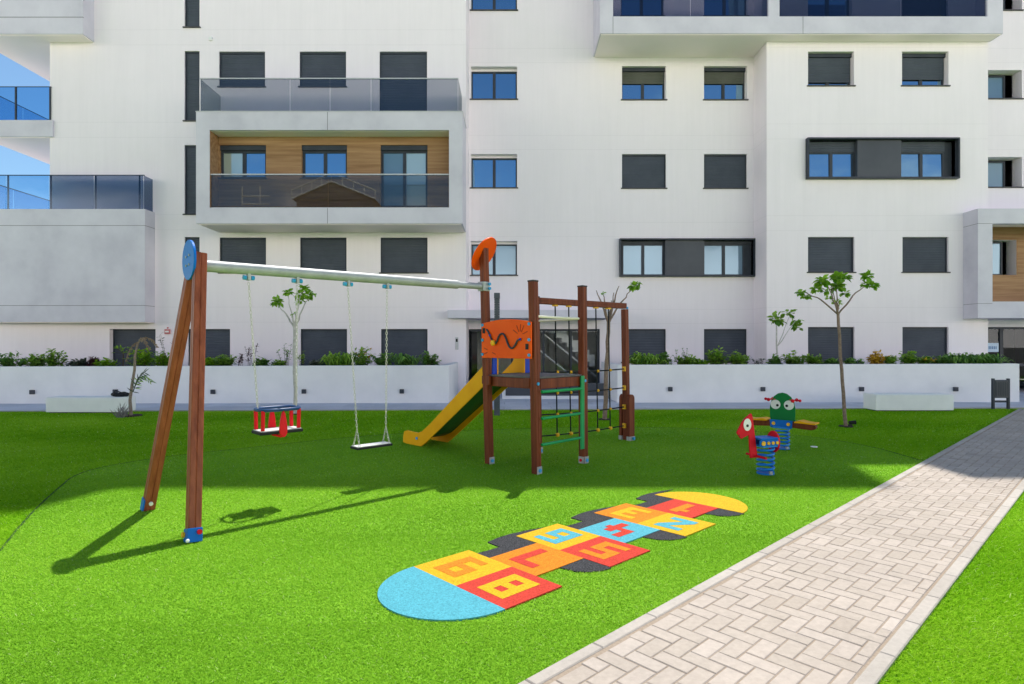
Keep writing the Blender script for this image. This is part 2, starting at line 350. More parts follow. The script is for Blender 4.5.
tag(MB().quad((-300, -300, -0.02), (300, -300, -0.02), (300, 600, -0.02), (-300, 600, -0.02)).build('ground', M['earth']), kind='structure')
lawn = MB(); xs = [-24, -12, 0, 12, 26]
for a, b in zip(xs, xs[1:]): lawn.quad((a, -7, 0), (b, -7, 0), (b, lawn_edge(b), 0), (a, lawn_edge(a), 0))
tag(lawn.build('lawn', M['lawn'], merge=True), kind='structure')
tag(MB().quad(*[(x, y, 0.004) for x, y in carpet]).build('play_carpet', M['carpet']), kind='structure')
sm = MB(); cpts = [Vector((x, y, .009)) for x, y in carpet[:-4]]
for a, b in zip(cpts, cpts[1:]):
    t = (b - a).normalized(); n_ = Vector((-t.y, t.x, 0)) * (.004 + .0011 * a.y)
    sm.quad(a - n_, b - n_, b + n_, a + n_)
tag(sm.build('turf_seam', noise_mat('turf_seam', (.012, .05, .006), (.03, .09, .012), scale=30, rough=.95)), kind='structure')
# walkway slabs between the turf and the planters
wk = MB(); wk.box(-26, 30, 14.0, 20.2, -0.018, -0.010)
tag(wk.build('walkway_bed', M['dark_line']), kind='structure')
wk = MB()
for r in range(10):
    y0 = 14.1 + r * 0.6; x = -26 + (0.6 if r % 2 else 0)
    while x < 30:
        wk.tv = random.random()
        z = 0.006 + random.uniform(0, .0025)
        ym = max(y0, lawn_edge(x + .6) + .006)
        if y0 + .594 - ym > 0.03: wk.box(x + .003, x + 1.194, ym, y0 + .594, -0.012, z)
        x += 1.2
tag(wk.build('walkway', tint_mat('walkway_slab', [(0, (0.50, 0.505, 0.55)), (1, (0.60, 0.605, 0.65))], nvar=0.06)), kind='structure')
# end strip so that the turf edge is neat
st = MB(); xs = np.linspace(-24, 28, 53)
for a, b in zip(xs, xs[1:]):
    st.tv = random.random(); ya, yb = lawn_edge(a), lawn_edge(b)
    st.quad((a + .004, ya - .10, .022), (b - .004, yb - .10, .022), (b - .004, yb, .022), (a + .004, ya, .022)).quad((a + .004, ya - .10, -.01), (b - .004, yb - .10, -.01), (b - .004, yb - .10, .022), (a + .004, ya - .10, .022)).quad((a + .004, ya, .022), (b - .004, yb, .022), (b - .004, yb, -.01), (a + .004, ya, -.01))
tag(st.build('turf_edging', M['kerb']), kind='structure')

# paved path: herringbone 20 x 10 cm pavers between two flush kerbs
S0, S1 = -5.0, 17.2
def pp(s, w, z): q = P0 + U * s + V * w; return (q.x, q.y, z)
S1L = (14.55 - 2.785) / 0.6877
tag(MB().quad(pp(S0, .05, .0166), pp(S0, PW - .05, .0166), pp(S1, PW - .05, .0166), pp(S1, .05, .0166)).build('path_bed', M['sand']), kind='structure')
pv = MB()
def paver(s0, s1, w0, w1):
    s0, s1 = max(s0, S0), min(s1, S1); w0, w1 = max(w0, 0.087), min(w1, PW - 0.087)
    if s1 - s0 < 0.02 or w1 - w0 < 0.02: return
    g = 0.0030; b = 0.004
    s0 += g; s1 -= g; w0 += g; w1 -= g
    z = 0.021 + random.uniform(-.0012, .0012); t1, t2 = random.uniform(-.001, .001), random.uniform(-.001, .001)
    pv.tv = min(1, max(0, random.gauss(.55, .13)))
    i = len(pv.v)
    for (a, c, zz) in ((s0, w0, z - b), (s1, w0, z - b), (s1, w1, z - b), (s0, w1, z - b), (s0 + b, w0 + b, z + t1), (s1 - b, w0 + b, z - t1 + t2), (s1 - b, w1 - b, z - t2), (s0 + b, w1 - b, z + t2), (s0, w0, .008), (s1, w0, .008), (s1, w1, .008), (s0, w1, .008)):
        pv.v.append(pp(a, c, zz)); pv.t.append(pv.tv)
    for q in ((4, 7, 6, 5), (0, 4, 5, 1), (1, 5, 6, 2), (2, 6, 7, 3), (3, 7, 4, 0), (8, 0, 1, 9), (9, 1, 2, 10), (10, 2, 3, 11), (11, 3, 0, 8)): pv.f.append(tuple(i + k for k in q))
h = 0.1
for i in range(int(S0 / h) - 20, int(S1 / h) + 20):
    for j in range(-6, 20):
        # classic herringbone on a unit grid, bricks 1 x 2
        k = (i - j) % 4
        if k == 0: paver(i * h, (i + 2) * h, j * h, (j + 1) * h)
        elif k == 2: paver((i) * h, (i + 1) * h, (j - 1) * h, (j + 1) * h)
pv_o = pv.build('paved_path', M['paver']); tag(pv_o, kind='structure')
kb = MB()
for w0, w1 in ((0, .075), (PW - .075, PW)):
    s = S0
    while s < S1:
        kb.tv = random.random(); e = min(s + 0.5, S1); b = .006; z = .0235 + random.uniform(0, .001)
        i = len(kb.v); a0, a1 = s + .002, e - .002
        for (a, c, zz) in ((a0, w0, -.01), (a1, w0, -.01), (a1, w1, -.01), (a0, w1, -.01), (a0, w0, z - b), (a1, w0, z - b), (a1, w1, z - b), (a0, w1, z - b), (a0 + b, w0 + b, z), (a1 - b, w0 + b, z), (a1 - b, w1 - b, z), (a0 + b, w1 - b, z)):
            kb.v.append(pp(a, c, zz)); kb.t.append(kb.tv)
        for q in ((0, 1, 5, 4), (1, 2, 6, 5), (2, 3, 7, 6), (3, 0, 4, 7), (4, 5, 9, 8), (5, 6, 10, 9), (6, 7, 11, 10), (7, 4, 8, 11), (8, 9, 10, 11)): kb.f.append(tuple(i + k for k in q))
        s = e
tag(kb.build('kerb', M['kerb']), kind='structure')

# ------------------------------------------------------------------ hopscotch
HO = Vector((-0.703, 4.22, 0)); HA = Vector((0.738, 0.675, 0)); HB = Vector((0.698, -0.716, 0)); TA, TB = 0.5, 0.475
hop = thing('hopscotch_court', (HO.x, HO.y, 0), 'colourful rubber hopscotch court numbered 1 to 9 set in the sunlit turf', 'hopscotch')
HZ = 0.0165
def hp(a, b, z): q = HO + HA * a + HB * b; return (q.x, q.y, z)
def rect_round(a0, a1, b0, b1): return [(a0, b0), (a1, b0), (a1, b1), (a0, b1)]
def slab(name, pts, mat, z, parent=hop, th=0.02, lab=None):
    o = MB().prism(pts, (HO.x, HO.y, 0), HA, HB, Vector((0, 0, 1)), z - th, z).build(name, mat, parent, hop)
    if lab: o['label'] = lab
    return o
DIG = {  # blocky digits on a 6 x 9 cell: boxes (x0,x1,y0,y1) or polygons, y up
 1: [(2, 4.2, 0, 9), (0.4, 2, 5.6, 7.6)],
 2: [(0, 6, 7, 9), [(6, 7), (3.4, 7), (0, 2), (2.6, 2)], (0, 6, 0, 2)],
 3: [(0, 6, 7.1, 9), (4, 6, 5.4, 7.1), (1.6, 6, 3.6, 5.4), (4, 6, 1.9, 3.6), (0, 6, 0, 1.9)],
 4: [(0, 2, 5, 9), (0, 6.4, 3.2, 5), (3.4, 5.4, 0, 3.2), (3.4, 5.4, 5, 7)],
 5: [(0, 6, 7.1, 9), (0, 2, 5.4, 7.1), (0, 6, 3.6, 5.4), (4, 6, 1.9, 3.6), (0, 6, 0, 1.9)],
 6: [(0, 6, 7.2, 9), (0, 2, 0, 7.2), (2, 6, 3.8, 5.4), (4.2, 6, 1.7, 3.8), (2, 6, 0, 1.7)],
 7: [(0, 6, 6.9, 9), (4, 6, 0, 6.9)],
 8: [(0, 6, 7.2, 9), (0, 2, 5.4, 7.2), (4, 6, 5.4, 7.2), (0, 6, 3.6, 5.4), (0, 2, 1.8, 3.6), (4, 6, 1.8, 3.6), (0, 6, 0, 1.8)],
 9: [(0, 6, 7.3, 9), (0, 1.8, 5.2, 7.3), (4, 6, 5.2, 7.3), (0, 6, 3.6, 5.2), (4, 6, 0, 3.6), (1, 4, 0, 1.7)]}
def tile(n, a0, b0, col, dcol):
    t = slab('tile', rect_round(a0, a0 + TA, b0, b0 + TB), M['rub_' + col], HZ, lab='%s tile with the %s number %d' % (col, dcol, n))
    ca, cb = a0 + TA / 2, b0 + TB / 2; wd, ht = 0.245, 0.335
    d = MB()
    for g in DIG[n]:
        if isinstance(g, tuple): x0, x1, y0, y1 = g; g = [(x0, y0), (x1, y0), (x1, y1), (x0, y1)]
        # up = -a, right = -b
        d.quad(*[hp(ca - (y / 9 - .5) * ht, cb - (x / 6 - .5) * wd, HZ + .0015) for x, y in g])
    d.build('digit', M['rub_' + dcol], t, hop)
for n, a0, b0, c, d in ((9, 0, 0, 'yellow', 'orange'), (8, 0, TB, 'red', 'yellow'), (7, .5, TB / 2, 'orange', 'red'), (6, 1, 0, 'yellow', 'cyan'), (5, 1, TB, 'red', 'orange'), (4, 1.5, TB / 2, 'cyan', 'red'), (3, 2, 0, 'orange', 'yellow'), (2, 2, TB, 'yellow', 'cyan'), (1, 2.5, TB / 2, 'red', 'orange')):
    tile(n, a0, b0, c, d)
half = [(-.50 * math.sin(math.pi * k / 32), TB - TB * math.cos(math.pi * k / 32)) for k in range(33)]
slab('half_disc', half, M['rub_cyan'], HZ, lab='pale blue half disc')
half = [(3.0 + .47 * math.sin(math.pi * k / 32), TB - TB * math.cos(math.pi * k / 32)) for k in range(33)]
slab('half_disc', half[::-1], M['rub_yellow'], HZ, lab='yellow half disc')
for a0 in (.5, 1.5, 2.5):
    slab('black_border', [(a0, .235), (a0, .09), (a0 + .1, .10), (a0 + .23, .10), (a0 + .235, -.05), (a0 + .36, -.075), (a0 + .5, -.08), (a0 + .68, -.055), (a0 + .86, -.004)][::1] + [(a0 + .5, -.004), (a0 + .5, .235)], M['rub_black'], HZ - .003)
    slab('black_border', [(a0 + .24, .715), (a0 + .27, .84), (a0 + .33, .91), (a0 + .42, .955), (a0 + .5, .965), (a0 + .5, .715)], M['rub_black'], HZ - .003)

# ------------------------------------------------------------------ grass blades
def in_poly(x, y, poly):
    inside = np.zeros(len(x), bool); j = len(poly) - 1
    for i in range(len(poly)):
        xi, yi = poly[i]; xj, yj = poly[j]
        c = ((yi > y) != (yj > y)) & (x < (xj - xi) * (y - yi) / (yj - yi + 1e-12) + xi)
        inside ^= c; j = i
    return inside
NAP = 1.3
def blades(name, mat, x, y, hgt, wid, z0=0.0):
    n = len(x)
    la = rng.normal(-np.pi / 2, NAP, n); ang = la + np.pi / 2 + rng.normal(0, .45, n); lean = np.abs(rng.normal(1.3, 0.55, n)) * hgt   # the pile is brushed one way
    hh = hgt * rng.uniform(.6, 1.12, n); w = wid * rng.uniform(.7, 1.3, n)
    v = np.zeros((n, 5, 3), np.float32)
    ca, sa = np.cos(ang) * w / 2, np.sin(ang) * w / 2
    v[:, 0] = np.stack([x - ca, y - sa, np.full(n, z0)], 1); v[:, 1] = np.stack([x + ca, y + sa, np.full(n, z0)], 1)
    mx, my = x + np.cos(la) * lean * .4, y + np.sin(la) * lean * .4
    v[:, 2] = np.stack([mx + ca * .85, my + sa * .85, z0 + hh * .6], 1); v[:, 3] = np.stack([mx - ca * .85, my - sa * .85, z0 + hh * .6], 1)
    v[:, 4] = np.stack([x + np.cos(la) * lean, y + np.sin(la) * lean, z0 + hh], 1)
    me = bpy.data.meshes.new(name)
    idx = np.arange(n, dtype=np.int32)[:, None] * 5
    loops = np.concatenate([idx + np.array([[0, 1, 2, 3]]), idx + np.array([[3, 2, 4]])], 1).astype(np.int32).ravel()
    starts = (np.arange(n, dtype=np.int32)[:, None] * 7 + np.array([[0, 4]], np.int32)).ravel()
    me.vertices.add(n * 5); me.vertices.foreach_set('co', v.ravel())
    me.loops.add(len(loops)); me.loops.foreach_set('vertex_index', loops)
    me.polygons.add(2 * n); me.polygons.foreach_set('loop_start', starts.astype(np.int32))
    me.update(calc_edges=True); me.validate()
    # tint: random, with slow drifts across the turf and rare straw blades
    drift = 0.16 * np.sin(x * .55 + y * .8 + 1.2 * np.sin(x * .9 - y * .4)) * np.sin(y * 1.7 - x * .35) + 0.10 * np.sin(x * 1.3 + 2 * np.sin(y * .7)) + 0.08 * np.sin(y * 2.1 + x * .6) + 0.05 * np.sin((x * .7 - y * .72) * 9)
    t = np.clip(rng.normal(.45, .13, n) + drift * .8, 0, .88); t[rng.random(n) < .012] = 1.0
    a = me.attributes.new('tint', 'FLOAT', 'POINT'); a.data.foreach_set('value', np.repeat(t.astype(np.float32), 5))
    me.materials.append(mat)
    o = bpy.data.objects.new(name, me); COL.objects.link(o); tag(o, kind='stuff'); return o
def scatter(y0, y1, dens, margin=0.4):
    n = int(dens * (y1 - y0) * 2 * (y1 * 0.9 + margin))
    x = rng.uniform(-(y1 * .9 + margin), (y1 * .9 + margin), n); y = rng.uniform(y0, y1, n)
    k = np.abs(x) < y * .9 + margin
    return x[k], y[k]
hop_out = [tuple(hp(a, b, 0)[:2]) for a, b in [(-.5 * math.sin(math.pi * k / 16), TB - TB * math.cos(math.pi * k / 16)) for k in range(16, -1, -1)] + [(.5, 0), (.5, .09), (.72, .10), (.72, -.05), (.86, -.1), (1.2, -.075), (1.36, 0), (1.5, 0), (1.5, .09), (1.72, .1), (1.72, -.05), (1.86, -.1), (2.2, -.075), (2.36, 0), (2.5, 0), (2.5, .09), (2.72, .1), (2.72, -.05), (2.86, -.1), (3.0, -.1)] + [(3 + .47 * math.sin(math.pi * k / 16), TB - TB * math.cos(math.pi * k / 16)) for k in range(17)] + [(2.92, .95), (2.77, .84), (2.74, .715), (2.5, .715), (2.5, .95), (1.92, .95), (1.77, .84), (1.74, .715), (1.5, .715), (1.5, .95), (.92, .95), (.77, .84), (.74, .715), (.5, .715), (.5, .95)]]
parts = {'lawn': [], 'carpet': []}
for (y0, y1, dens, wid) in ((1.9, 3.4, 46000, .0023), (3.4, 5.0, 27000, .0031), (5.0, 7.2, 15000, .0044), (7.2, 10.5, 6500, .0068), (10.5, 14.7, 2900, .0105)):
    x, y = scatter(y0, y1, dens)
    s = (x - P0.x) * U.x + (y - P0.y) * U.y; w = (x - P0.x) * V.x + (y - P0.y) * V.y
    ok = ((w < .004) | (w > PW - .004)) & (y < 14.43 + .03 * x) & ~in_poly(x, y, hop_out)
    x, y, w = x[ok], y[ok], w[ok]
    d2 = np.full(len(x), 9.)
    for (ax_, ay_), (bx_, by_) in zip(carpet[:-5], carpet[1:-4]):
        tt = np.clip(((x - ax_) * (bx_ - ax_) + (y - ay_) * (by_ - ay_)) / ((bx_ - ax_) ** 2 + (by_ - ay_) ** 2), 0, 1)
        d2 = np.minimum(d2, np.hypot(x - ax_ - tt * (bx_ - ax_), y - ay_ - tt * (by_ - ay_)))
    kp = d2 > .004 + .0008 * y; x, y, w = x[kp], y[kp], w[kp]
    c = in_poly(x, y, carpet)
    parts['carpet'].append((x[c], y[c], np.full(c.sum(), wid)))
    parts['lawn'].append((x[~c], y[~c], np.full((~c).sum(), wid)))
cx_, cy_, cw_ = (np.concatenate(k) for k in zip(*parts['carpet']))
blades('carpet_grass', M['blade_carpet'], cx_, cy_, 0.0115, cw_, .004)
lx_, ly_, lw_ = (np.concatenate(k) for k in zip(*parts['lawn']))
blades('lawn_grass', M['blade_lawn'], lx_, ly_, 0.021, lw_, 0)

# ------------------------------------------------------------------ apartment building
YL, YM, YR = 19.15, 20.35, 19.30
XL0, XL1 = -15.0, -1.49
XM1 = 8.33; XR1 = gx(988, YR)
H_L, H_M, H_N, H_R = 28.1, 28.55, 25.9, 25.5
bld = thing('apartment_building', (0, YM, 0), 'white rendered apartment block with dark shuttered windows and concrete balconies behind the playground', 'building')

holes = {'B': [], 'L': [], 'M': [], 'R': [], 'F': []}
wins = []
YB = 18.33
PL = {'B': YB, 'L': YL, 'M': YM, 'R': YR, 'F': YM}
def win(blk, px0, px1, py0, py1, kind, rec=0.16, sill=True):
    if rec == 0.16 and kind in ('shut', 'slot'): rec = .07 if blk == 'L' else .10
    Y = PL[blk]; x0, x1, z0, z1 = gx(px0, Y), gx(px1, Y), gz(py1, Y), gz(py0, Y)
    holes[blk].append((x0, x1, z0, z1)); wins.append((blk, x0, x1, z0, z1, kind, rec, sill))
# left block
for y0, y1, k in ((-70, 27, 'slot'), (51, 120.5, 'slot'), (145, 214, 'slot'), (237, 306, 'slot')): win('L', 184.5, 199.5, y0, y1, k)
for x0, x1 in ((219, 265), (299.5, 346)): win('L', x0, x1, 51.5, 86.5, 'shut')
win('L', 379.5, 427, 51.5, 111, 'shut', sill=False)
for x0, x1 in ((219.5, 266), (300, 346.5), (380.5, 427.5)): win('L', x0, x1, 237.5, 272.5, 'shut')
for x0, x1 in ((109.5, 155.5), (188, 230), (300.5, 347), (381, 427.5)): win('L', x0, x1, 329, 366, 'shut', .20 if x0 < 120 else .16)
win('B', 219.5, 266, 145, 178, 'bal_l', .10); win('B', 301.5, 347, 145, 178, 'bal_m', .10); win('B', 380.5, 427.5, 145, 207, 'bal_r', .10, False)
# middle block
for y0, y1 in ((-26, 10), (66.5, 99), (154, 187.5), (241, 275)): win('M', 471, 517, y0, y1, 'double', .22)
for x0, x1 in ((622, 666), (704, 747)):
    win('M', x0, x1, 66, 99.5, 'part', .16); win('M', x0, x1, 154, 188, 'shut')
    win('M', x0, x1, 329, 362, 'shut')
win('M', 620.5, 753, 240.5, 275.5, 'band', .16, False)
win('M', 621, 664, -22, 16, 'double', .16); win('M', 704, 748, -22, 16, 'double', .16)
ENT = (gx(467, YM), gx(600, YM), 0.0, gz(329, YM)); holes['M'].append(ENT)
# right block
for x0, x1, k in ((808, 854, 'roll1'), (902, 948.5, 'roll2')): win('R', x0, x1, 51.5, 85.5, k)
win('R', 807, 955, 140.5, 178, 'band', .16, False)
for x0, x1 in ((808, 854.5), (902.5, 948.5)):
    win('R', x0, x1, 237, 272, 'shut'); win('R', x0, x1, 327, 361, 'shut')
win('R', 808, 852, -25, 18, 'double', .16); win('R', 902, 948, -25, 18, 'shut')
# far right recessed bay
for y0, y1 in ((-24, 10), (70, 98.5), (157, 187)): win('F', 966, 1022, y0, y1, 'deep', .34)
win('F', 966, 1016, 240, 275, 'deep', .2, False)
ENT2 = (gx(968, YM), gx(1075, YM), 0.0, gz(327, YM)); holes['F'].append(ENT2)

def wall_block(name, x0, x1, Y, ztop, hs, mat, back=32.0, rec=0.40, side0=True, side1=True):
    mb = MB()
    xs = sorted({x0, x1, *[v for h in hs for v in h[:2] if x0 < v < x1]}); zs = sorted({0.0, ztop, *[v for h in hs for v in h[2:] if 0 < v < ztop]})
    for a, b in zip(xs, xs[1:]):
        for c, d in zip(zs, zs[1:]):
            mx, mz = (a + b) / 2, (c + d) / 2
            if any(h[0] < mx < h[1] and h[2] < mz < h[3] for h in hs): continue
            mb.quad((a, Y, c), (b, Y, c), (b, Y, d), (a, Y, d))
    for h in hs:
        a, b, c, d = max(h[0], x0), min(h[1], x1), max(h[2], 0), h[3]
        mb.quad((a, Y, c), (a, Y + rec, c), (a, Y + rec, d), (a, Y, d)); mb.quad((b, Y, c), (b, Y, d), (b, Y + rec, d), (b, Y + rec, c))
        mb.quad((a, Y, d), (a, Y + rec, d), (b, Y + rec, d), (b, Y, d)); mb.quad((a, Y, c), (b, Y, c), (b, Y + rec, c), (a, Y + rec, c))
    if side0: mb.quad((x0, Y, 0), (x0, Y, ztop), (x0, back, ztop), (x0, back, 0))
    if side1: mb.quad((x1, Y, 0), (x1, back, 0), (x1, back, ztop), (x1, Y, ztop))
    mb.quad((x0, Y, ztop), (x1, Y, ztop), (x1, back, ztop), (x0, back, ztop)); mb.quad((x0, back, 0), (x0, back, ztop), (x1, back, ztop), (x1, back, 0))
    return mb.build(name, mat, bld, bld)
wall_block('wall', XL0, XL1, YL, H_L, holes['L'], M['facade'])
wall_block('wall', XL1, XM1, YM, H_N, holes['M'], M['facade_mid'])
MB().box(XL1, 7.47, YM, 32.0, H_N + .002, H_M).build('parapet', M['facade_mid'], bld, bld)
wall_block('wall', -30.0, XL0, YL + .02, 2.3, [], M['facade'])
wall_block('wall', XM1, XR1, YR, H_R, holes['R'], M['facade'])
wall_block('wall', XR1, 24.0, YM, H_R, holes['F'], M['facade_mid'])

def frame_box(mb, x0, x1, z0, z1, y, t, d):
    mb.box(x0, x0 + t, y, y + d, z0, z1); mb.box(x1 - t, x1, y, y + d, z0, z1)
    mb.box(x0 + t, x1 - t, y, y + d, z0, z0 + t); mb.box(x0 + t, x1 - t, y, y + d, z1 - t, z1)
def slats(x0, x1, z0, z1, y):
    mb = MB(); p = 0.055; n = max(1, int((z1 - z0) / p)); p = (z1 - z0) / n
    for k in range(n):
        za = z0 + k * p
        mb.quad((x0, y + .010, za), (x1, y + .010, za), (x1, y, za + p * .25), (x0, y, za + p * .25))
        mb.quad((x0, y, za + p * .25), (x1, y, za + p * .25), (x1, y, za + p * .75), (x0, y, za + p * .75))
        mb.quad((x0, y, za + p * .75), (x1, y, za + p * .75), (x1, y + .010, za + p), (x0, y + .010, za + p))
    return mb
def casement(fr, x0, x1, z0, z1, y, pane, parent, halves=2, t=.055, pmat2=None):
    frame_box(fr, x0, x1, z0, z1, y, t, .07)
    if halves == 2:
        xm = (x0 + x1) / 2; fr.box(xm - .05, xm + .05, y - .006, y + .064, z0 + t, z1 - t)
    return (x0 + t, x1 - t, z0 + t, z1 - t, y + .03)
def put_pane(r, mat, parent):
    x0, x1, z0, z1, y = r
    # panes hang a hair out of plumb, as real sashes do
    d = random.uniform(-.004, .004); e = random.uniform(-.006, .006)
    MB().quad((x0, y + d + e, z0), (x1, y - d + e, z0), (x1, y - d - e, z1), (x0, y + d - e, z1)).build('pane', mat, parent, bld)
def build_win(blk, x0, x1, z0, z1, kind, rec, sill):
    Y = PL[blk]; y = Y + rec; fr = MB(); jobs = []
    if kind in ('shut', 'slot'):
        fr.box(x0, x0 + .035, y - .03, y + .05, z0, z1); fr.box(x1 - .035, x1, y - .03, y + .05, z0, z1); fr.box(x0 + .035, x1 - .035, y - .02, y + .05, z1 - .06, z1)
        jobs.append(('shutter', slats(x0 + .035, x1 - .035, z0 + .02, z1 - .06, y), M['shutter']))
        fr.box(x0 + .035, x1 - .035, y - .002, y + .04, z0, z0 + .02)
    elif kind in ('roll1', 'roll2', 'part'):
        fall = {'roll1': .84, 'roll2': .76, 'part': .46}[kind]
        zt = z1 - .12; zs = z1 - (z1 - z0) * fall
        fr.box(x0, x1, y - .03, y + .12, z1 - .12, z1)
        r = casement(fr, x0, x1, z0, z1 - .12, y + .06, None, None)
        jobs.append(('pane', r, M['pane']))
        jobs.append(('shutter', slats(x0 + .04, x1 - .04, zs, zt, y + (.02 if kind != 'part' else .03)), M['shutter'] if kind != 'part' else M['blind']))
    elif kind == 'double':
        lz = z1 - .08
        r = casement(fr, x0, x1, z0, lz, y, None, None, t=.045); jobs.append(('pane', r, M['pane'] if z1 > 5.5 else M['pane_pale']))
        jobs.append(('lintel', MB().box(x0, x1, y - .02, y + .1, lz, z1), M['facade_mid']))
    elif kind == 'deep':
        r = casement(fr, x0, x1 - .30, z0, z1 - .03, y, None, None, t=.06); jobs.append(('pane', r, M['pane_pale']))
    elif kind == 'band':
        # projecting dark surround, two casements and a panel between
        t = .05; p = .16
        for a in ((x0 - t, x0), (x1, x1 + t)): fr.box(a[0], a[1], Y - p, Y + .2, z0 - t, z1 + t)
        fr.box(x0, x1, Y - p, Y + .2, z1, z1 + t); fr.box(x0, x1, Y - p, Y + .2, z0 - t, z0)
        w = (x1 - x0); a = x0 + .05 * w * .3; e1 = x0 + w * .335; b1 = x0 + w * .63; e2 = x0 + w * .945
        zt = z1 - (.34 if blk == 'R' else .10)
        r = casement(fr, a, e1, z0, zt, Y + .12, None, None); jobs.append(('pane', r, M['pane'] if blk == 'R' else M['pane_pale']))
        r = casement(fr, b1, e2, z0, zt, Y + .12, None, None); jobs.append(('pane', r, M['pane'] if blk == 'R' else M['pane_pale']))
        if blk == 'R':
            jobs.append(('shutter', slats(a, e1, zt, z1, Y + .10), M['shutter'])); jobs.append(('shutter', slats(b1, e2, zt, z1, Y + .10), M['shutter']))
        else: fr.box(x0, x1, Y + .10, Y + .2, zt, z1)
        fr.box(e2, x1, Y + .15, Y + .22, z0, z1); fr.box(x0, a, Y + .15, Y + .22, z0, z1)
        jobs.append(('dark_panel', MB().box(e1, b1, Y - .05, Y + .12, z0, z1), M['panel']))
    elif kind in ('bal_l', 'bal_m', 'bal_r'):
        lz = z1 - .15; fr.box(x0, x1, y - .06, y + .06, lz, z1)
        r = casement(fr, x0, x1, z0, lz, y, None, None, t=.07); xm = (r[0] + r[1]) / 2
        if kind == 'bal_m': jobs.append(('pane', r, M['pane']))
        else:
            jobs.append(('pane', (r[0], xm, r[2], r[3], r[4]), M['pane_pale'] if kind == 'bal_r' else M['pane_curt']))
            jobs.append(('pane', (xm, r[1], r[2], r[3], r[4]), M['pane'] if kind == 'bal_l' else M['pane_curt']))
    w = fr.build('window', M['frame'], bld, bld)
    for nm, m_, mt in jobs:
        if nm == 'pane': put_pane(m_, mt, w)
        else: m_.build(nm, mt, w, bld)
    if sill: MB().box(x0 - .04, x1 + .04, Y - .045, Y + rec, z0 - .035, z0).build('sill', M['sill'], w, bld)
M['blind'] = noise_mat('grey_green_blind', (0.085, 0.09, 0.075), (0.11, 0.115, 0.10), scale=2, rough=0.6)
M['pane_curt'] = glass_refl('curtained_glass', (0.75, 0.92, 1.0), 0.30, (0.34, 0.42, 0.38))
for a in wins: build_win(*a)

def facing_panel(parent, x0, x1, y, z0, z1, mat, th=.012):
    return MB().box(x0, x1, y, y + th, z0, z1).build('glass_panel', mat, parent, bld)
def side_panel(parent, x, y0, y1, z0, z1, mat):
    return MB().box(x, x + .012, y0, y1, z0, z1).build('glass_panel', mat, parent, bld)
BK = 30.0
# top left wraparound balcony
yf = 18.65
x1 = gx(83, yf); zb = gz(34, yf); xo = -17.25
b = MB(); b.box(xo, x1, yf, YL - .003, zb + .004, 15.2); b.box(xo, XL0 - .003, YL - .003, BK, zb + .004, 15.2)
bo = b.build('balcony', M['concrete'], bld, bld, bevel=0)
MB().box(xo + .04, x1 - .04, yf + .04, YL - .004, zb - .02, zb + .0035).box(xo + .04, XL0 - .004, YL - .004, BK, zb - .02, zb + .0035).build('soffit', M['soffit'], bo, bld)
MB().box(xo, x1 + .004, yf - .004, yf + .03, gz(17.4, yf), gz(16.9, yf)).build('joint', M['dark_line'], bo, bld)
# second slab on the side
yf = 19.08; z1s, z0s = gz(120, yf), gz(136.5, yf); x1 = gx(52.5, yf)
b = MB(); b.box(xo, XL0 - .003, yf, BK, z0s, z1s); b.box(XL0 - .003, x1, yf, YL - .003, z0s, z1s)
bo = b.build('balcony', M['concrete'], bld, bld)
MB().box(xo + .04, XL0 - .004, yf + .04, BK, z0s - .02, z0s - .001).build('soffit', M['soffit'], bo, bld)
zr = gz(87, yf + .05)
for a, c in ((xo + .02, gx(14.5, yf)), (gx(14.7, yf), gx(49.4, yf))): facing_panel(bo, a, c, yf + .05, z1s, zr, M['bal_glass_blue'])
for yy in np.arange(19.2, 29, 1.6): side_panel(bo, xo + .02, yy, yy + 1.56, z1s, zr, M['bal_glass_blue'])
for px in (14.5, 49): MB().box(gx(px, yf) - .02, gx(px, yf) + .02, yf + .03, yf + .08, z1s, zr).build('balustrade_post', M['frame'], bo, bld)
MB().box(xo, gx(50, yf), yf + .03, yf + .07, zr, zr + .012).box(xo, xo + .04, yf + .07, 29, zr, zr + .012).build('handrail', M['frame'], bo, bld)
# lower left solid balcony
yf = 18.63; x1 = gx(145, yf); z1s, z0s = gz(209, yf), gz(322, yf)
b = MB(); b.box(xo, x1, yf, YL - .003, z0s, z1s); b.box(xo, XL0 - .003, YL - .003, BK, z0s, z1s)
bo = b.build('balcony', M['concrete'], bld, bld)
for py in (225.5, 305.5): MB().box(xo, x1 + .003, yf - .003, YL - .01, gz(py, yf) - .006, gz(py, yf) + .006).build('joint', M['dark_line'], bo, bld)
MB().box(xo + .03, x1 - .03, yf + .03, YL - .004, z0s - .02, z0s - .001).build('soffit', M['soffit'], bo, bld)
zr = gz(175.5, yf + .05); xg = gx(143.5, yf + .05)
edges = [xo + .02] + [gx(p, yf + .05) for p in (6, 49, 94)] + [xg]
for k, (a, c) in enumerate(zip(edges, edges[1:])): facing_panel(bo, a + .012, c - .012, yf + .05, z1s, zr, M['bal_glass_blue'] if k < 2 else M['bal_glass_grey'])
side_panel(bo, xg, yf + .075, YL - .01, z1s, zr, M['bal_glass_grey'])
for yy in np.arange(18.8, 28.6, 1.6): side_panel(bo, xo + .02, yy, yy + 1.56, z1s, zr, M['bal_glass_blue'])
for p in (6, 49, 94, 138): MB().box(gx(p, yf) - .018, gx(p, yf) + .018, yf + .066, yf + .1, z1s, zr).build('balustrade_post', M['frame'], bo, bld)
MB().box(xo, xg + .03, yf + .035, yf + .075, zr, zr + .02).box(xo, xo + .04, yf + .075, 28.6, zr, zr + .02).build('handrail', M['frame'], bo, bld)
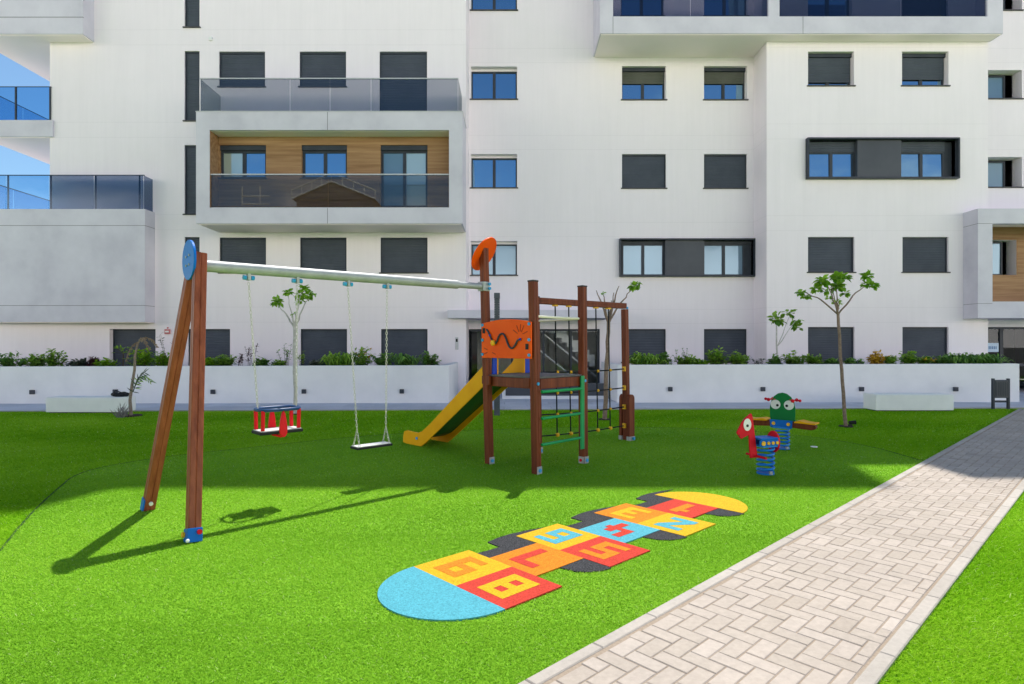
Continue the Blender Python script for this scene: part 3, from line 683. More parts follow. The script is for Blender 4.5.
# big framed balcony on the left block
yf = 17.78; xa, xb = gx(196, yf), gx(462.5, yf)
zt, zl = gz(112, yf), gz(130, yf); zs_, zb = gz(208, yf), gz(223.5, yf); pa, pb = gx(209.5, yf), gx(449, yf)
b = MB(); yb = YL - .003
b.box(xa, pa, yf, yb, zb, zt); b.box(pb, xb, yf, yb, zb, zt)                      # piers
b.box(pa, pb, yf, yb, zl, zt)    # top slab
b.box(pa, pb, yf, yb, zb, zs_)                                                   # floor slab
bo = b.build('balcony', M['concrete'], bld, bld)
MB().box(pa + .01, pb - .01, yf + .08, YB + .001, zl - .012, zl - .002).build('ceiling', M['soffit'], bo, bld)
MB().box(xa + .05, xb - .05, yf + .06, yb, zb - .02, zb - .001).build('soffit', M['soffit'], bo, bld)
MB().box(gx(327.5, yf) - .006, gx(327.5, yf) + .006, yf - .003, yf + .01, zl, zt).box(gx(327.5, yf) - .006, gx(327.5, yf) + .006, yf - .003, yf + .01, zb, zs_).build('joint', M['dark_line'], bo, bld)
MB().box(xa - .01, xb + .012, yf - .012, yf + .03, zt, zt + .03).box(xb, xb + .012, yf + .03, yb, zt, zt + .03).build('coping', M['alu'], bo, bld)
wc = MB(); hs = holes['B']
xs = sorted({pa, pb, *[v for q in hs for v in q[:2]]}); zs2 = sorted({zs_, zl, *[v for q in hs for v in q[2:] if v > zs_]})
for a, c in zip(xs, xs[1:]):
    for d, e in zip(zs2, zs2[1:]):
        if any(q[0] < (a + c) / 2 < q[1] and q[2] < (d + e) / 2 < q[3] for q in hs): continue
        wc.quad((a, YB, d), (c, YB, d), (c, YB, e), (a, YB, e))
for q in hs:   # window reveals in the cladding
    wc.quad((q[0], YB, q[2]), (q[0], YB + .2, q[2]), (q[0], YB + .2, q[3]), (q[0], YB, q[3])).quad((q[1], YB, q[2]), (q[1], YB, q[3]), (q[1], YB + .2, q[3]), (q[1], YB + .2, q[2])).quad((q[0], YB, q[3]), (q[0], YB + .2, q[3]), (q[1], YB + .2, q[3]), (q[1], YB, q[3]))
wc.quad((pa + .004, yf + .02, zs_), (pa + .004, YB, zs_), (pa + .004, YB, zl), (pa + .004, yf + .02, zl)).quad((pb - .004, yf + .02, zs_), (pb - .004, YB, zs_), (pb - .004, YB, zl), (pb - .004, yf + .02, zl))
wc.build('wood_cladding', M['wood_clad'], bo, bld)
zr = gz(174.5, yf)
edges = [pa + .01, gx(327.5, yf), gx(404, yf), pb - .01]
for a, c in zip(edges, edges[1:]): facing_panel(bo, a + .005, c - .005, yf + .06, zs_ + .03, zr, M['bal_glass'])
MB().box(pa, pb, yf + .04, yf + .09, zr, zr + .035).build('handrail', M['alu'], bo, bld)
MB().box(pa, pb, yf + .045, yf + .085, zs_, zs_ + .03).build('base_rail', M['alu'], bo, bld)
zr = gz(79, yf + .12); zf0 = zt + .031; ea, eb = gx(200.5, yf + .12), gx(458, yf + .12)
edges = [ea] + [gx(p, yf + .12) for p in (290, 330, 371)] + [eb]
for a, c in zip(edges, edges[1:]): facing_panel(bo, a + .006, c - .006, yf + .12, zf0, zr, M['bal_glass'])
side_panel(bo, eb, yf + .14, YL - .01, zf0, zr, M['bal_glass']); side_panel(bo, ea - .012, yf + .14, YL - .01, zf0, zr, M['bal_glass'])
MB().box(ea - .012, eb + .012, yf + .105, yf + .145, zr, zr + .03).build('handrail', M['alu'], bo, bld)
# upper balcony on the middle and right blocks
yf = 18.82; xa, xb = gx(600, yf), gx(1003, yf); zb, zt = gz(33.5, yf), gz(16.5, yf); pa = gx(613, yf); pc0, pc1 = gx(768.5, yf), gx(779.5, yf); pd = gx(987.5, yf)
ztop = 15.0; b = MB(); ym = YM - .003; yr = YR - .003
b.box(xa, XM1 - .003, yf, ym, zb, zt); b.box(XM1 - .003, xb, yf, yr, zb, zt)
b.box(xa, pa, yf, ym, zt, ztop); b.box(pc0, pc1, yf, yf + .5, zt, ztop); b.box(pd, xb, yf, yr, zt, ztop); b.box(xa, xb, yf, yr, ztop, ztop + .5)
bo = b.build('balcony', M['concrete'], bld, bld)
MB().box(xa + .04, XM1 - .004, yf + .04, ym, zb - .02, zb - .001).box(XM1 - .004, xb - .04, yf + .04, yr, zb - .02, zb - .001).build('soffit', M['soffit'], bo, bld)
zr = gz(-18, yf)
for a, c, ps in ((pa, pc0, (691,)), (pc1, pd, (902, 942))):
    e = [a + .01] + [gx(p, yf) for p in ps] + [c - .01]
    for q, r in zip(e, e[1:]): facing_panel(bo, q + .005, r - .005, yf + .06, zt + .03, zr, M['bal_glass_dark'])
    MB().box(a, c, yf + .045, yf + .085, zt, zt + .03).build('base_rail', M['alu'], bo, bld)
MB().box(pc1, pd, YR - .03, YR - .004, zt, ztop).build('recess_wall', M['panel'], bo, bld) if False else None
MB().box(gx(803, yf) - .006, gx(803, yf) + .006, yf - .003, yf + .01, zb, zt).box(gx(613, yf) - .006, gx(613, yf) + .006, yf - .003, yf + .01, zb, zt).build('joint', M['dark_line'], bo, bld)
# right balcony with timber recess
yf = 18.68; xa = gx(978, yf); zt, zb = gz(208.5, yf), gz(318, yf); pa = gx(992.5, yf); zl = gz(223.5, yf); zs_ = gz(302, yf); xe = 21.0; ym = YM - .003
b = MB(); b.box(xa, pa, yf, yf + .6, zb, zt); b.box(xa, XR1 - .1, yf + .6, YR - .003, zb, zt); b.box(pa, xe, yf, yf + .2, zl, zt); b.box(pa, xe, yf + .2, ym, zl + .25, zt)
b.box(pa, xe, yf, yf + .2, zb, zs_); b.box(pa, xe, yf + .2, ym, zb, zs_ - .3)
bo = b.build('balcony', M['concrete'], bld, bld)
MB().box(XR1 + .003, xe, yf + .2, ym, zl + .22, zl + .249).build('ceiling', M['soffit'], bo, bld)
for py in (223.5, 303.5): MB().box(xa - .003, pa - .004, yf - .003, YR - .02, gz(py, yf) - .005, gz(py, yf) + .005).build('joint', M['dark_line'], bo, bld)
wc = MB(); wx0, wx1, wz0, wz1 = gx(966, YM), gx(1016, YM), gz(275, YM), gz(240, YM); yw = YM - .02
for (a, c, d, e) in ((XR1 + .002, wx0, zs_ - .3, zl + .22), (wx1, xe, zs_ - .3, zl + .22), (wx0, wx1, zs_ - .3, wz0), (wx0, wx1, wz1, zl + .22)):
    if c > a: wc.quad((a, yw, d), (c, yw, d), (c, yw, e), (a, yw, e))
wc.build('wood_cladding', M['wood_clad'], bo, bld)
MB().box(pa, xe, yf + .05, yf + .1, zs_, zs_ + .02).build('handrail', M['alu'], bo, bld)
# entrance canopy
yf = 18.75; b = MB(); b.box(gx(447.5, yf), gx(611, yf), yf, YL - .003, gz(318, yf), gz(310, yf)); b.box(XL1 + .003, gx(611, yf), YL - .003, YM - .003, gz(318, yf), gz(310, yf))
b.build('canopy', M['concrete'], bld, bld)
# entrance glazing
x0, x1, z0, z1 = ENT; y = YM + .12
fr = MB(); frame_box(fr, x0, x1, z0 + .01, z1, y, .07, .08); xm = [x0 + .62, x0 + 1.55, x0 + 2.65, x0 + 3.6]
for q in xm: fr.box(q - .035, q + .035, y, y + .08, .08, z1 - .07)
eo = fr.build('entrance_door', M['frame'], bld, bld)
e = [x0 + .07] + xm + [x1 - .07]
for a, c in zip(e, e[1:]): MB().quad((a, y + .04, .08), (c, y + .04, .08), (c, y + .04, z1 - .07), (a, y + .04, z1 - .07)).build('pane', M['clear_glass'], eo, bld)
MB().tube([(x0 + .72, y - .05, .9), (x0 + .72, y - .05, 1.5)], .014, 8).build('handle', M['alu'], eo, bld)
lob = MB(); lx0, lx1, ly1, lz1 = x0 - 1.0, x1 + 2.0, YM + 5.0, 2.7
lob.quad((lx0, ly1, 0), (lx1, ly1, 0), (lx1, ly1, lz1), (lx0, ly1, lz1)).quad((lx0, YM + .45, .01), (lx1, YM + .45, .01), (lx1, ly1, .01), (lx0, ly1, .01))
lob.quad((lx0, YM + .45, 0), (lx0, ly1, 0), (lx0, ly1, lz1), (lx0, YM + .45, lz1)).quad((lx1, YM + .45, 0), (lx1, ly1, 0), (lx1, ly1, lz1), (lx1, YM + .45, lz1)).quad((lx0, YM + .45, lz1), (lx1, YM + .45, lz1), (lx1, ly1, lz1), (lx0, ly1, lz1))
lob.build('lobby', noise_mat('lobby_plaster', (.55, .55, .50), (.66, .66, .60), rough=.8), bld, bld)
stp = MB(); ys0, ys1 = YM + .9, YM + 1.9; sx = gx(545, YM + .9)
for k in range(9):
    a = sx + k * .20; top = 2.62 - k * .17
    stp.box(a, a + .20, ys0, ys1, top - .42, top)
stp.build('staircase', M['white'], bld, bld)
rl = MB(); rl.tube([(sx - .3, ys0 - .05, 2.2), (sx + 1.9, ys0 - .05, .42)], .03, 8); rl.tube([(sx - .3, ys0 - .05, 1.5), (sx + 1.0, ys0 - .05, .45)], .03, 8)
rl.build('stair_rail', M['white'], bld, bld)
# second entrance, far right
x0, x1, z0, z1 = ENT2; y = YM + .12
fr = MB(); frame_box(fr, x0, x1, .01, z1, y, .07, .08); xm = [gx(1004.5, YM), gx(1040, YM)]
for q in xm: fr.box(q - .06, q + .06, y, y + .08, .08, z1 - .07)
fr.box(xm[0] + .06, x1 - .07, y, y + .08, .86, .96)
eo = fr.build('entrance_door', M['frame'], bld, bld)
e = [x0 + .07] + xm + [x1 - .07]
for a, c in zip(e, e[1:]): MB().quad((a, y + .04, .08), (c, y + .04, .08), (c, y + .04, z1 - .07), (a, y + .04, z1 - .07)).build('pane', M['clear_glass'], eo, bld)
lob = MB(); lx0, lx1 = x0 - 1, x1 + .5
lob.quad((lx0, YM + 3, 0), (lx1, YM + 3, 0), (lx1, YM + 3, 2.6), (lx0, YM + 3, 2.6)).quad((lx0, YM + .45, .01), (lx1, YM + .45, .01), (lx1, YM + 3, .01), (lx0, YM + 3, .01)).quad((lx0, YM + .45, 2.6), (lx1, YM + .45, 2.6), (lx1, YM + 3, 2.6), (lx0, YM + 3, 2.6)).quad((lx0, YM + .45, 0), (lx0, YM + 3, 0), (lx0, YM + 3, 2.6), (lx0, YM + .45, 2.6))
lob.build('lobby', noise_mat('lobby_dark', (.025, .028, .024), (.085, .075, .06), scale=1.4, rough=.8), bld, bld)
# notice on that glazing
sg = thing('door_notice', (gx(995, YM), YM + .10, gz(352, YM)), 'small pale blue notice stuck on the dark glass entrance at far right', 'notice')
sw = .21; sz0 = gz(352, YM); sz1 = gz(343, YM); sxc = gx(995, YM)
MB().box(sxc - sw, sxc + sw, YM + .10, YM + .112, sz0, sz1).build('board', noise_mat('notice_board', (.52, .66, .82), (.60, .73, .88), rough=.5), sg, sg)
mk = MB()
for k in range(5): mk.box(sxc - .14 + k * .06, sxc - .14 + k * .06 + .035, YM + .096, YM + .099, sz0 + .10, sz0 + .20)
mk.build('markings', noise_mat('notice_ink', (.10, .22, .45), (.14, .27, .5), rough=.5), sg, sg)
# small fittings on the facade
def pxat(px, py, Y): return Vector((gx(px, Y), Y, gz(py, Y)))
p = pxat(211, 39, YL)
ft = MB().tube([(p.x, YL - .001, p.z), (p.x, YL - .05, p.z)], [.075, .06], 16).build('wall_vent', M['white'], smooth=True); tag(ft, 'small round white vent high on the white wall by the narrow windows', 'vent')
p = pxat(168, 331, YL)
ab = thing('alarm_box', (p.x, YL, p.z), 'small pink and white alarm box on the wall above the left planter', 'alarm box')
MB().box(p.x - .085, p.x + .085, YL - .06, YL - .001, p.z - .10, p.z + .06).build('case', noise_mat('pink_case', (.50, .16, .17), (.58, .22, .22), rough=.5), ab, ab, bevel=.008)
MB().box(p.x - .06, p.x + .06, YL - .064, YL - .0605, p.z - .045, p.z + .0).build('white_band', M['white'], ab, ab)
MB().ball((p.x + .01, YL - .03, p.z + .10), .028).build('beacon', noise_mat('beacon_red', (.30, .08, .08), (.4, .1, .1), rough=.4), ab, ab, smooth=True)
p = pxat(462.3, 331, YL)
xi = XL1 - .30
ic = thing('intercom', (xi, YL, 1.5), 'narrow grey intercom plate on the white wall left of the entrance', 'intercom')
MB().box(xi - .05, xi + .05, YL - .025, YL - .001, 1.45, 1.85).build('plate', M['alu'], ic, ic, bevel=.004)
MB().box(xi - .03, xi + .03, YL - .028, YL - .0255, 1.70, 1.80).build('screen', M['black'], ic, ic)

# ------------------------------------------------------------------ planters
def plY(x): return 16.02 + (x + 14) * 0.0165
planters = []
def planter(name, x0, x1, label):
    r = thing(name, ((x0 + x1) / 2, plY((x0 + x1) / 2), 0), label, 'planter wall')
    ya, yb_ = plY(x0), plY(x1); t = .16
    def hz(x): return gz(366.6 - (x + 13.5) * .104, plY(x))
    za, zb_ = hz(x0), hz(x1)
    def prism4(x0, x1, ya, yb_, t0, t1, z0, za, zb_):
        m = MB(); i = 0
        m.v += [(x0, ya + t0, z0), (x1, yb_ + t0, z0), (x1, yb_ + t1, z0), (x0, ya + t1, z0), (x0, ya + t0, za), (x1, yb_ + t0, zb_), (x1, yb_ + t1, zb_), (x0, ya + t1, za)]; m.t += [.5] * 8
        for q in ((0, 3, 2, 1), (4, 5, 6, 7), (0, 1, 5, 4), (1, 2, 6, 5), (2, 3, 7, 6), (3, 0, 4, 7)): m.f.append(q)
        return m
    prism4(x0, x1, ya, yb_, 0, t, 0, za, zb_).build('front_wall', M['planter'], r, r, bevel=.008)
    for xe, yy, zz in ((x0, ya, za), (x1 - t, yb_, zb_)):
        MB().box(xe, xe + t, yy + t + .002, YL - .05 if x0 < 0 else YR - .05, 0, zz).build('end_wall', M['planter'], r, r, bevel=.008)
    prism4(x0 + t + .003, x1 - t - .003, ya, yb_, t + .003, 2.8, .05, za - .09, zb_ - .09).build('soil', M['soil'], r, r)
    planters.append((x0, x1, hz))
    return hz
hzL = planter('planter_wall', -17.0, gx(448.5, 16.2), 'long white planter wall on the left with shrubs above and two swings before it')
hzR = planter('planter_wall', gx(617, 16.35), gx(1019, 16.5), 'long white planter wall on the right running from the climbing net to the far entrance')

# low plinth with dark panel in front of the entrance
Yp = 17.4; x0, x1 = gx(502, Yp), gx(606, Yp); zt = gz(384, Yp)
lp = thing('low_wall', ((x0 + x1) / 2, Yp, 0), 'low white wall with a long dark panel before the entrance behind the tower', 'low wall')
MB().box(x0, x1, Yp + .05, Yp + .4, 0, zt).box(x0, x0 + .10, Yp, Yp + .05, 0, zt).box(x0 + .10, x1, Yp, Yp + .05, 0, .10).build('body', M['planter'], lp, lp)
MB().box(x0 + .105, x1 - .002, Yp + .015, Yp + .048, .103, zt + .02).build('dark_panel', M['panel'], lp, lp)

# wall lights
names = ['first from the left, above the turf beside the long bench', 'beside the black bag on the left bench', 'just right of the swing leg', 'behind the baby swing, left of the flat swing', 'left of the slide, below the planter shrubs']
WL = [(33, 392), (116, 391.5), (213.5, 391.7), (304.3, 391.3), (402, 391.2)]
WR = [(670, 389, 'right of the climbing net'), (762.5, 389, 'above the red horse rider'), (861, 389, 'above the white bench at right'), (955, 389, 'between the right bench and the litter bin')]
first = None
WLl = ['black square wall light on the left planter at the far left', 'black square wall light beside the black bag on the left bench', 'black square wall light just right of the near swing leg', 'black square wall light right of the baby swing', 'black square wall light at the left of the yellow slide']
for (px, py, lab) in [(a[0], a[1], l) for a, l in zip(WL, WLl)] + [(a, b_, 'black square wall light ' + c) for a, b_, c in WR]:
    Y = plY(gx(px, 16.2)); x = gx(px, Y); z = gz(py, Y)
    if first is None:
        first = thing('wall_light', (x, Y, z), lab, 'wall light', 'square lights along the planter walls')
        MB().box(x - .058, x + .058, Y - .06, Y - .002, z - .058, z + .058).build('housing', M['frame'], first, first, bevel=.006)
        MB().box(x - .045, x + .045, Y - .05, Y - .012, z - .0615, z - .0585).build('diffuser', M['panel'], first, first)
        o = first
    else: o = copy_tree(first)
    o.location = (x, Y, z); o['label'] = lab

# benches
def bench(px0, px1, pyb, pyt, depth, label):
    Y = gy(pyb); x0, x1 = gx(px0, Y), gx(px1, Y); zt = gz(pyt, Y)
    r = thing('bench', ((x0 + x1) / 2, Y, 0), label, 'bench', 'white concrete block benches')
    MB().box(x0, x1, Y, Y + depth, .03, zt).build('seat_block', M['bench'], r, r, bevel=.015)
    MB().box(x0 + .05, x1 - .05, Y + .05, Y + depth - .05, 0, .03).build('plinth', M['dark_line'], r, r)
    return r, x0, x1, Y, zt
_, bx0, bx1, bY, bz = bench(45.5, 123.5, 413.5, 397.5, .46, 'white block bench on the left with a black bag on top')
bench(876, 954, 411.6, 394.5, .52, 'white block bench on the right with an empty top')
# black bag
bx = gx(122, bY + .3)
bg = thing('bag', (bx, bY + .25, bz), 'crumpled black bag lying on the end of the left bench', 'bag')
m = MB()
for k in range(9):
    m.ball((bx + random.uniform(-.15, .17), bY + .25 + random.uniform(-.09, .09), bz + random.uniform(.025, .07)), random.uniform(.04, .07), 10, 7, (1.3, 1, .75))
m.ball((bx, bY + .25, bz + .045), .1, 14, 8, (1.9, 1.1, .45))
m.build('body', M['black'], bg, bg, smooth=True)
MB().tube([(bx - .13, bY + .14, bz + .03), (bx - .02, bY + .10, bz + .16), (bx + .10, bY + .14, bz + .10), (bx + .2, bY + .16, bz + .02)], .012, 8).build('strap', M['black'], bg, bg, smooth=True)

# litter bin
Y = gy(409.5); x0, x1 = gx(992.5, Y), gx(1009.5, Y)
lb = thing('litter_bin', ((x0 + x1) / 2, Y, 0), 'dark grey litter bin hung between two posts at the path end', 'litter bin')
for a in (x0, x1 - .045):
    MB().box(a, a + .045, Y - .02, Y + .045, 0, gz(378.5, Y)).build('post', M['frame'], lb, lb, bevel=.004)
m = MB(); m.box(x0 + .048, x1 - .048, Y - .03, Y + .05, gz(398, Y), gz(379, Y) - .02)
m.build('bucket', M['panel'], lb, lb, bevel=.02)
ri = MB()
for k in range(6): ri.box(x0 + .07 + k * .052, x0 + .07 + k * .052 + .02, Y - .036, Y - .0305, gz(396, Y), gz(382, Y))
ri.build('ribs', M['frame'], lb, lb)
MB().box(x0 + .045, x1 - .045, Y, Y + .04, gz(402.5, Y), gz(400.5, Y)).build('crossbar', M['frame'], lb, lb)

# lamp column behind the tower
Y = gy(415.5); x = gx(497, Y)
lc = thing('lamp_column', (x, Y, 0), 'slim grey square lamp column standing behind the orange panel', 'lamp post')
zt = gz(293, Y)
MB().box(x - .065, x + .065, Y - .065, Y + .065, 0, 2.15).build('column', M['lamp_post'], lc, lc, bevel=.006)
m = MB()
for k in range(9): m.box(x - .06, x + .06, Y - .06, Y + .06, 2.16 + k * .055, 2.16 + k * .055 + .045)
m.box(x - .035, x + .035, Y - .035, Y + .035, 2.15, zt - .02); m.build('louvre_head', M['lamp_post'], lc, lc)
MB().box(x - .066, x + .066, Y - .066, Y + .066, 2.16 + 9 * .055, zt).build('cap', M['lamp_post'], lc, lc, bevel=.006)

# ------------------------------------------------------------------ play structure
E1 = Vector((.700, .714, 0)); E2 = Vector((-.700, .714, 0)); ZU = Vector((0, 0, 1))
PA = Vector((.305, 7.32, 0)); PB = PA + E1 * .93 + Vector((.012, 0, 0)); PC = PA + E2 * .87 + Vector((0, .0, 0)); PD = PA + E1 * .93 + E2 * .87 + Vector((.04, .10, 0))
PR = Vector((1.93, 9.92, 0))
ps_ = thing('playground_set', (PA.x, PA.y, 0), 'brown timber playground set with swing beam, orange panel, yellow slide and climbing net', 'playground')

def post_profile(h=.048, g=.006, ch=.008):
    return [(-h + ch, -h), (-g, -h), (0, -h + g), (g, -h), (h - ch, -h), (h, -h + ch), (h, -g), (h - g, 0), (h, g), (h, h - ch), (h - ch, h), (g, h), (0, h - g), (-g, h), (-h + ch, h), (-h, h - ch), (-h, g), (-h + g, 0), (-h, -g), (-h, -h + ch)]
def beam_between(name, p0, p1, mat, up=ZU, h=.048, w=None, parent=None, g=.006):
    p0, p1 = Vector(p0), Vector(p1); t = (p1 - p0); L_ = t.length; t.normalize()
    u = t.cross(up).normalized(); v = u.cross(t)
    pr = post_profile(h, g)
    if w: pr = [(a * w / h, b) for a, b in pr]
    return MB().prism(pr, p0, u, v, t, 0, L_).build(name, mat, parent or ps_, ps_)
def post(P, z0, z1, cap=True, lean=None, both=False):
    top = Vector(P) + Vector((lean or (0, 0, 0)))
    o = beam_between('post', (P.x, P.y, z0), (top.x, top.y, z1), M['post'], up=E1)
    if cap: MB().obox((top.x, top.y, z1 + .008), E1, E2, ZU, .05, .05, .01).build('post_cap', M['post_end'], o, ps_, bevel=.004)
    n_ = -E2; t_ = E1
    c = Vector((P.x, P.y, .05)) + n_ * .052
    MB().obox(c, t_, n_, ZU, .044, .005, .048).build('foot_bracket', M['galv'], o, ps_, bevel=.003)
    MB().disc(c + n_ * .010, n_, .024, .012, 16).build('bolt_cap', M['cap_blue'], o, ps_)
    if both:
        n_ = -E1; t_ = E2; c = Vector((P.x, P.y, .05)) + n_ * .052
        MB().obox(c, t_, n_, ZU, .044, .005, .048).build('foot_bracket', M['galv'], o, ps_, bevel=.003)
        MB().disc(c + n_ * .010, n_, .020, .012, 16).build('bolt_cap', M['red'], o, ps_)
    return o
lean = Vector((-.045, .0, 0)); leanC = Vector((-.075, 0, 0))
post(PA, 0, 2.385, lean=lean); post(PB, 0, 2.385, lean=lean * .4, both=True); post(PC, 0, 2.90, lean=leanC, cap=False); post(PD, 0, 2.30, lean=lean)
# deck and its rim
dk = MB(); z = 1.2
dk.prism([(-.02, -.02), (.95, -.02), (.95, .89), (-.02, .89)], (PA.x, PA.y, 0), E1, E2, ZU, z - .018, z + .004)
dk.build('deck', M['deck'], ps_, ps_, bevel=.003)
zc = 1.115
for a, b_, off in ((PA, PB, -E2 * 0), (PA, PC, 0), (PC, PD, 0), (PB, PD, 0)):
    t = (b_ - a).normalized()
    beam_between('deck_beam', a + t * .05 + ZU * zc, b_ - t * .05 + ZU * zc, M['post'], h=.062, w=.022, g=.002)
for P in (PA, PB, PC):   # coach bolts with blue caps
    for n_ in (-E2,):
        c = Vector((P.x, P.y, 1.12)) + n_ * .05 + lean * .45; MB().disc(c + n_ * .004, n_, .02, .014, 16).build('bolt_cap', M['cap_blue'], ps_, ps_)
# little mounting blocks of the slide
MB().obox(PC + E2 * .075 + ZU * 1.13, E2, E1, ZU, .03, .045, .055).build('mounting_block', M['post'], ps_, ps_, bevel=.006)
MB().obox(PA + E2 * .82 - E1 * .0 + ZU * 1.13 - E1 * .06, E2, E1, ZU, .03, .02, .06).build('mounting_block', M['post'], ps_, ps_, bevel=.006)
MB().obox(PA + E2 * .10 + ZU * 1.13 - E1 * .06, E2, E1, ZU, .045, .02, .06).build('mounting_block', M['post'], ps_, ps_, bevel=.006)
# orange activity panel on the A-C side
o0 = PA - E1 * .066 + Vector((-.032, 0, 0)); wpan = .885
top = [(wpan - k * (wpan + .03) / 14 , 1.875 + .055 * math.sin(math.pi * (.06 + .88 * k / 14))) for k in range(15)]
pan = MB().prism([(-.03, 1.43), (wpan, 1.43)] + top, o0, E2, ZU, -E1, 0, .02).build('activity_panel', M['orange'], ps_, ps_, bevel=.004)
fc = o0 - E1 * .0225
def wl(t): # wavy track on the panel, s measured from A towards C; image left = C
    return
trk = []
pts = [(.77, 1.805), (.73, 1.77), (.69, 1.70), (.65, 1.635), (.605, 1.615), (.57, 1.64), (.535, 1.715), (.49, 1.75), (.44, 1.74), (.40, 1.69), (.37, 1.62), (.33, 1.565), (.28, 1.555), (.23, 1.60), (.20, 1.65), (.165, 1.67), (.135, 1.672)]
pts = smooth_poly(pts, 2)
MB().tube([fc - E1 * .012 + E2 * a + ZU * b_ for a, b_ in pts], .0125, 8).build('track_rail', M['frame'], pan, ps_, smooth=True)
for a, b_ in ((.705, 1.725), (.145, 1.672)):
    MB().ball(fc - E1 * .014 + E2 * a + ZU * b_, .016, 10, 7).build('rail_end', M['royal'], pan, ps_, smooth=True)
MB().ball(fc - E1 * .03 + E2 * .625 + ZU * 1.628, .034, 14, 10, (1, 1, 1.15)).build('bead', M['yellow_cap'], pan, ps_, smooth=True)
for a, b_ in ((.838, 1.79), (.038, 1.58)):
    MB().obox(fc + E2 * a + ZU * b_, E2, E1, ZU, .026, .004, .036).build('slot', M['black'], pan, ps_, bevel=.003)
for a, b_ in ((.862, 1.865), (.862, 1.665), (.862, 1.475), (.0, 1.86), (.0, 1.665), (.0, 1.475)):
    MB().disc(fc - E1 * .004 + E2 * a + ZU * b_, -E1, .02, .014, 16).build('bolt_cap', M['cap_blue'], pan, ps_)
rays = MB()
for (ca, cb, angs, r0, r1) in ((.16, 1.72, (60, 85, 115, 150, 20), .05, .14), (.72, 1.52, (200, 230, 260, 300, 340, 160), .05, .12)):
    for an in angs:
        c_, s_ = math.cos(math.radians(180 - an)), math.sin(math.radians(180 - an))
        a = fc + E2 * (ca + c_ * r0) + ZU * (cb + s_ * r0); b_ = fc + E2 * (ca + c_ * r1) + ZU * (cb + s_ * r1); d = (b_ - a).normalized()
        if cb + s_ * r1 < 1.9 and cb + s_ * r1 > 1.44: rays.obox((a + b_) / 2 + E1 * .001, d, E1, d.cross(E1), (b_ - a).length / 2, .003, .005)
rays.build('engraved_rays', M['orange_dark'], pan, ps_)
# cream safety bars A-B and D-B
MB().tube([PA + E1 * .05 + ZU * 1.955 + lean * .8, PB - E1 * .05 + ZU * 1.955 + lean * .8], .017, 10).build('safety_bar', M['cream_bar'], ps_, ps_, smooth=True)
MB().tube([PD - E2 * .05 + ZU * 1.955 + lean * .8, PB + E2 * .05 + ZU * 1.955 + lean * .8], .017, 10).build('safety_bar', M['cream_bar'], ps_, ps_, smooth=True)
# ladder on the A-B side
lo = -E2 * .06
for s in (.845,):
    MB().obox(PA + E1 * s + lo + ZU * .70, E1, E2, ZU, .035, .012, .49).build('ladder_side', M['green'], ps_, ps_, bevel=.004)
for z in (1.02, .69, .365):
    MB().tube([PA + E1 * .03 + lo + ZU * z, PA + E1 * .83 + lo + ZU * z], .019, 12).build('rung', M['green'], ps_, ps_, smooth=True)
# slide out of the C-D side, running along E2
sl = []
def sp(off, L_, z): return PC + E1 * off + E2 * L_ + ZU * z
near = [(-.03, 1.62), (.02, 1.62), (.10, 1.50), (.22, 1.34), (1.50, .38), (1.70, .25), (1.80, .215), (1.92, .215), (2.10, .225), (2.19, .20), (2.22, .12), (2.22, .02), (2.12, .004), (1.74, .004), (1.62, .07), (.24, 1.04), (.10, 1.13), (-.03, 1.2)]
side_pts = [(a, b_) for a, b_ in near]
for off in (.13, .66):
    MB().prism(side_pts, PC + E1 * off, E2, ZU, E1, -.012, .012).build('slide_side', M['yellow'], ps_, ps_, bevel=.004)
ch = MB(); prof = [(0.0, 1.21), (.18, 1.17), (1.62, .20), (1.80, .135), (2.2, .12)]
for (a, za), (b_, zb_) in zip(prof, prof[1:]):
    ch.quad(sp(.143, a, za), sp(.647, a, za), sp(.647, b_, zb_), sp(.143, b_, zb_)); ch.quad(sp(.143, a, za - .02), sp(.647, a, za - .02), sp(.647, b_, zb_ - .02), sp(.143, b_, zb_ - .02))
ch.build('chute', M['green_dark'], ps_, ps_)
MB().disc(PC + E1 * .112 + E2 * 1.83 + ZU * .125, -E1, .022, .016, 16).build('bolt_cap', M['cap_blue'], ps_, ps_)
# royal blue entry boards beside the slide
for s0, s1 in ((.03, .115), (.675, .83)):
    MB().prism([(s0, 1.205), (s1, 1.205), (s1, 1.85), (s0, 1.85)], PC - E2 * .03, E1, ZU, E2, 0, .02).build('entry_board', M['royal'], ps_, ps_, bevel=.004)
# net bay
lr = lean * .8
beam_between('top_beam', PD + lr + ZU * 2.255, PR + lr + ZU * 2.255, M['post'], h=.046, g=.004)
beam_between('post', (PR.x, PR.y, 0), (PR.x + lr.x, PR.y, 2.20), M['post'], up=E1)
MB().disc(PR + ZU * 2.22 - E2 * .055 + lr, -E2, .02, .014, 16).build('bolt_cap', M['cap_blue'], ps_, ps_)
nd = (PR - PD); nL = nd.length; nd.normalize(); nn = nd.cross(ZU)
for sgn in (-1, 1):
    arch = [(-.066, .0), (.066, .0), (.066, .70)] + [(.066 * math.cos(math.pi * k / 12), .70 + .075 * math.sin(math.pi * k / 12)) for k in range(1, 12)] + [(-.066, .70)]
    o = MB().prism(arch, PR + nn * sgn * .085, nd, ZU, nn, -.03, .03).build('brace_board', M['post'], ps_, ps_, bevel=.006)
    MB().obox(PR + nn * sgn * .087 + ZU * .04, nd, nn, ZU, .07, .035, .036).build('foot_bracket', M['galv'], o, ps_, bevel=.003)
    MB().disc(PR + nn * sgn * .087 + ZU * .045 - E2 * .06, -E2, .024, .03, 16).build('bolt_cap', M['cap_blue'], o, ps_)
net = MB(); xk = [.20, .52, 1.02, 1.30]
xk = [.17, .42, 1.00, 1.36]
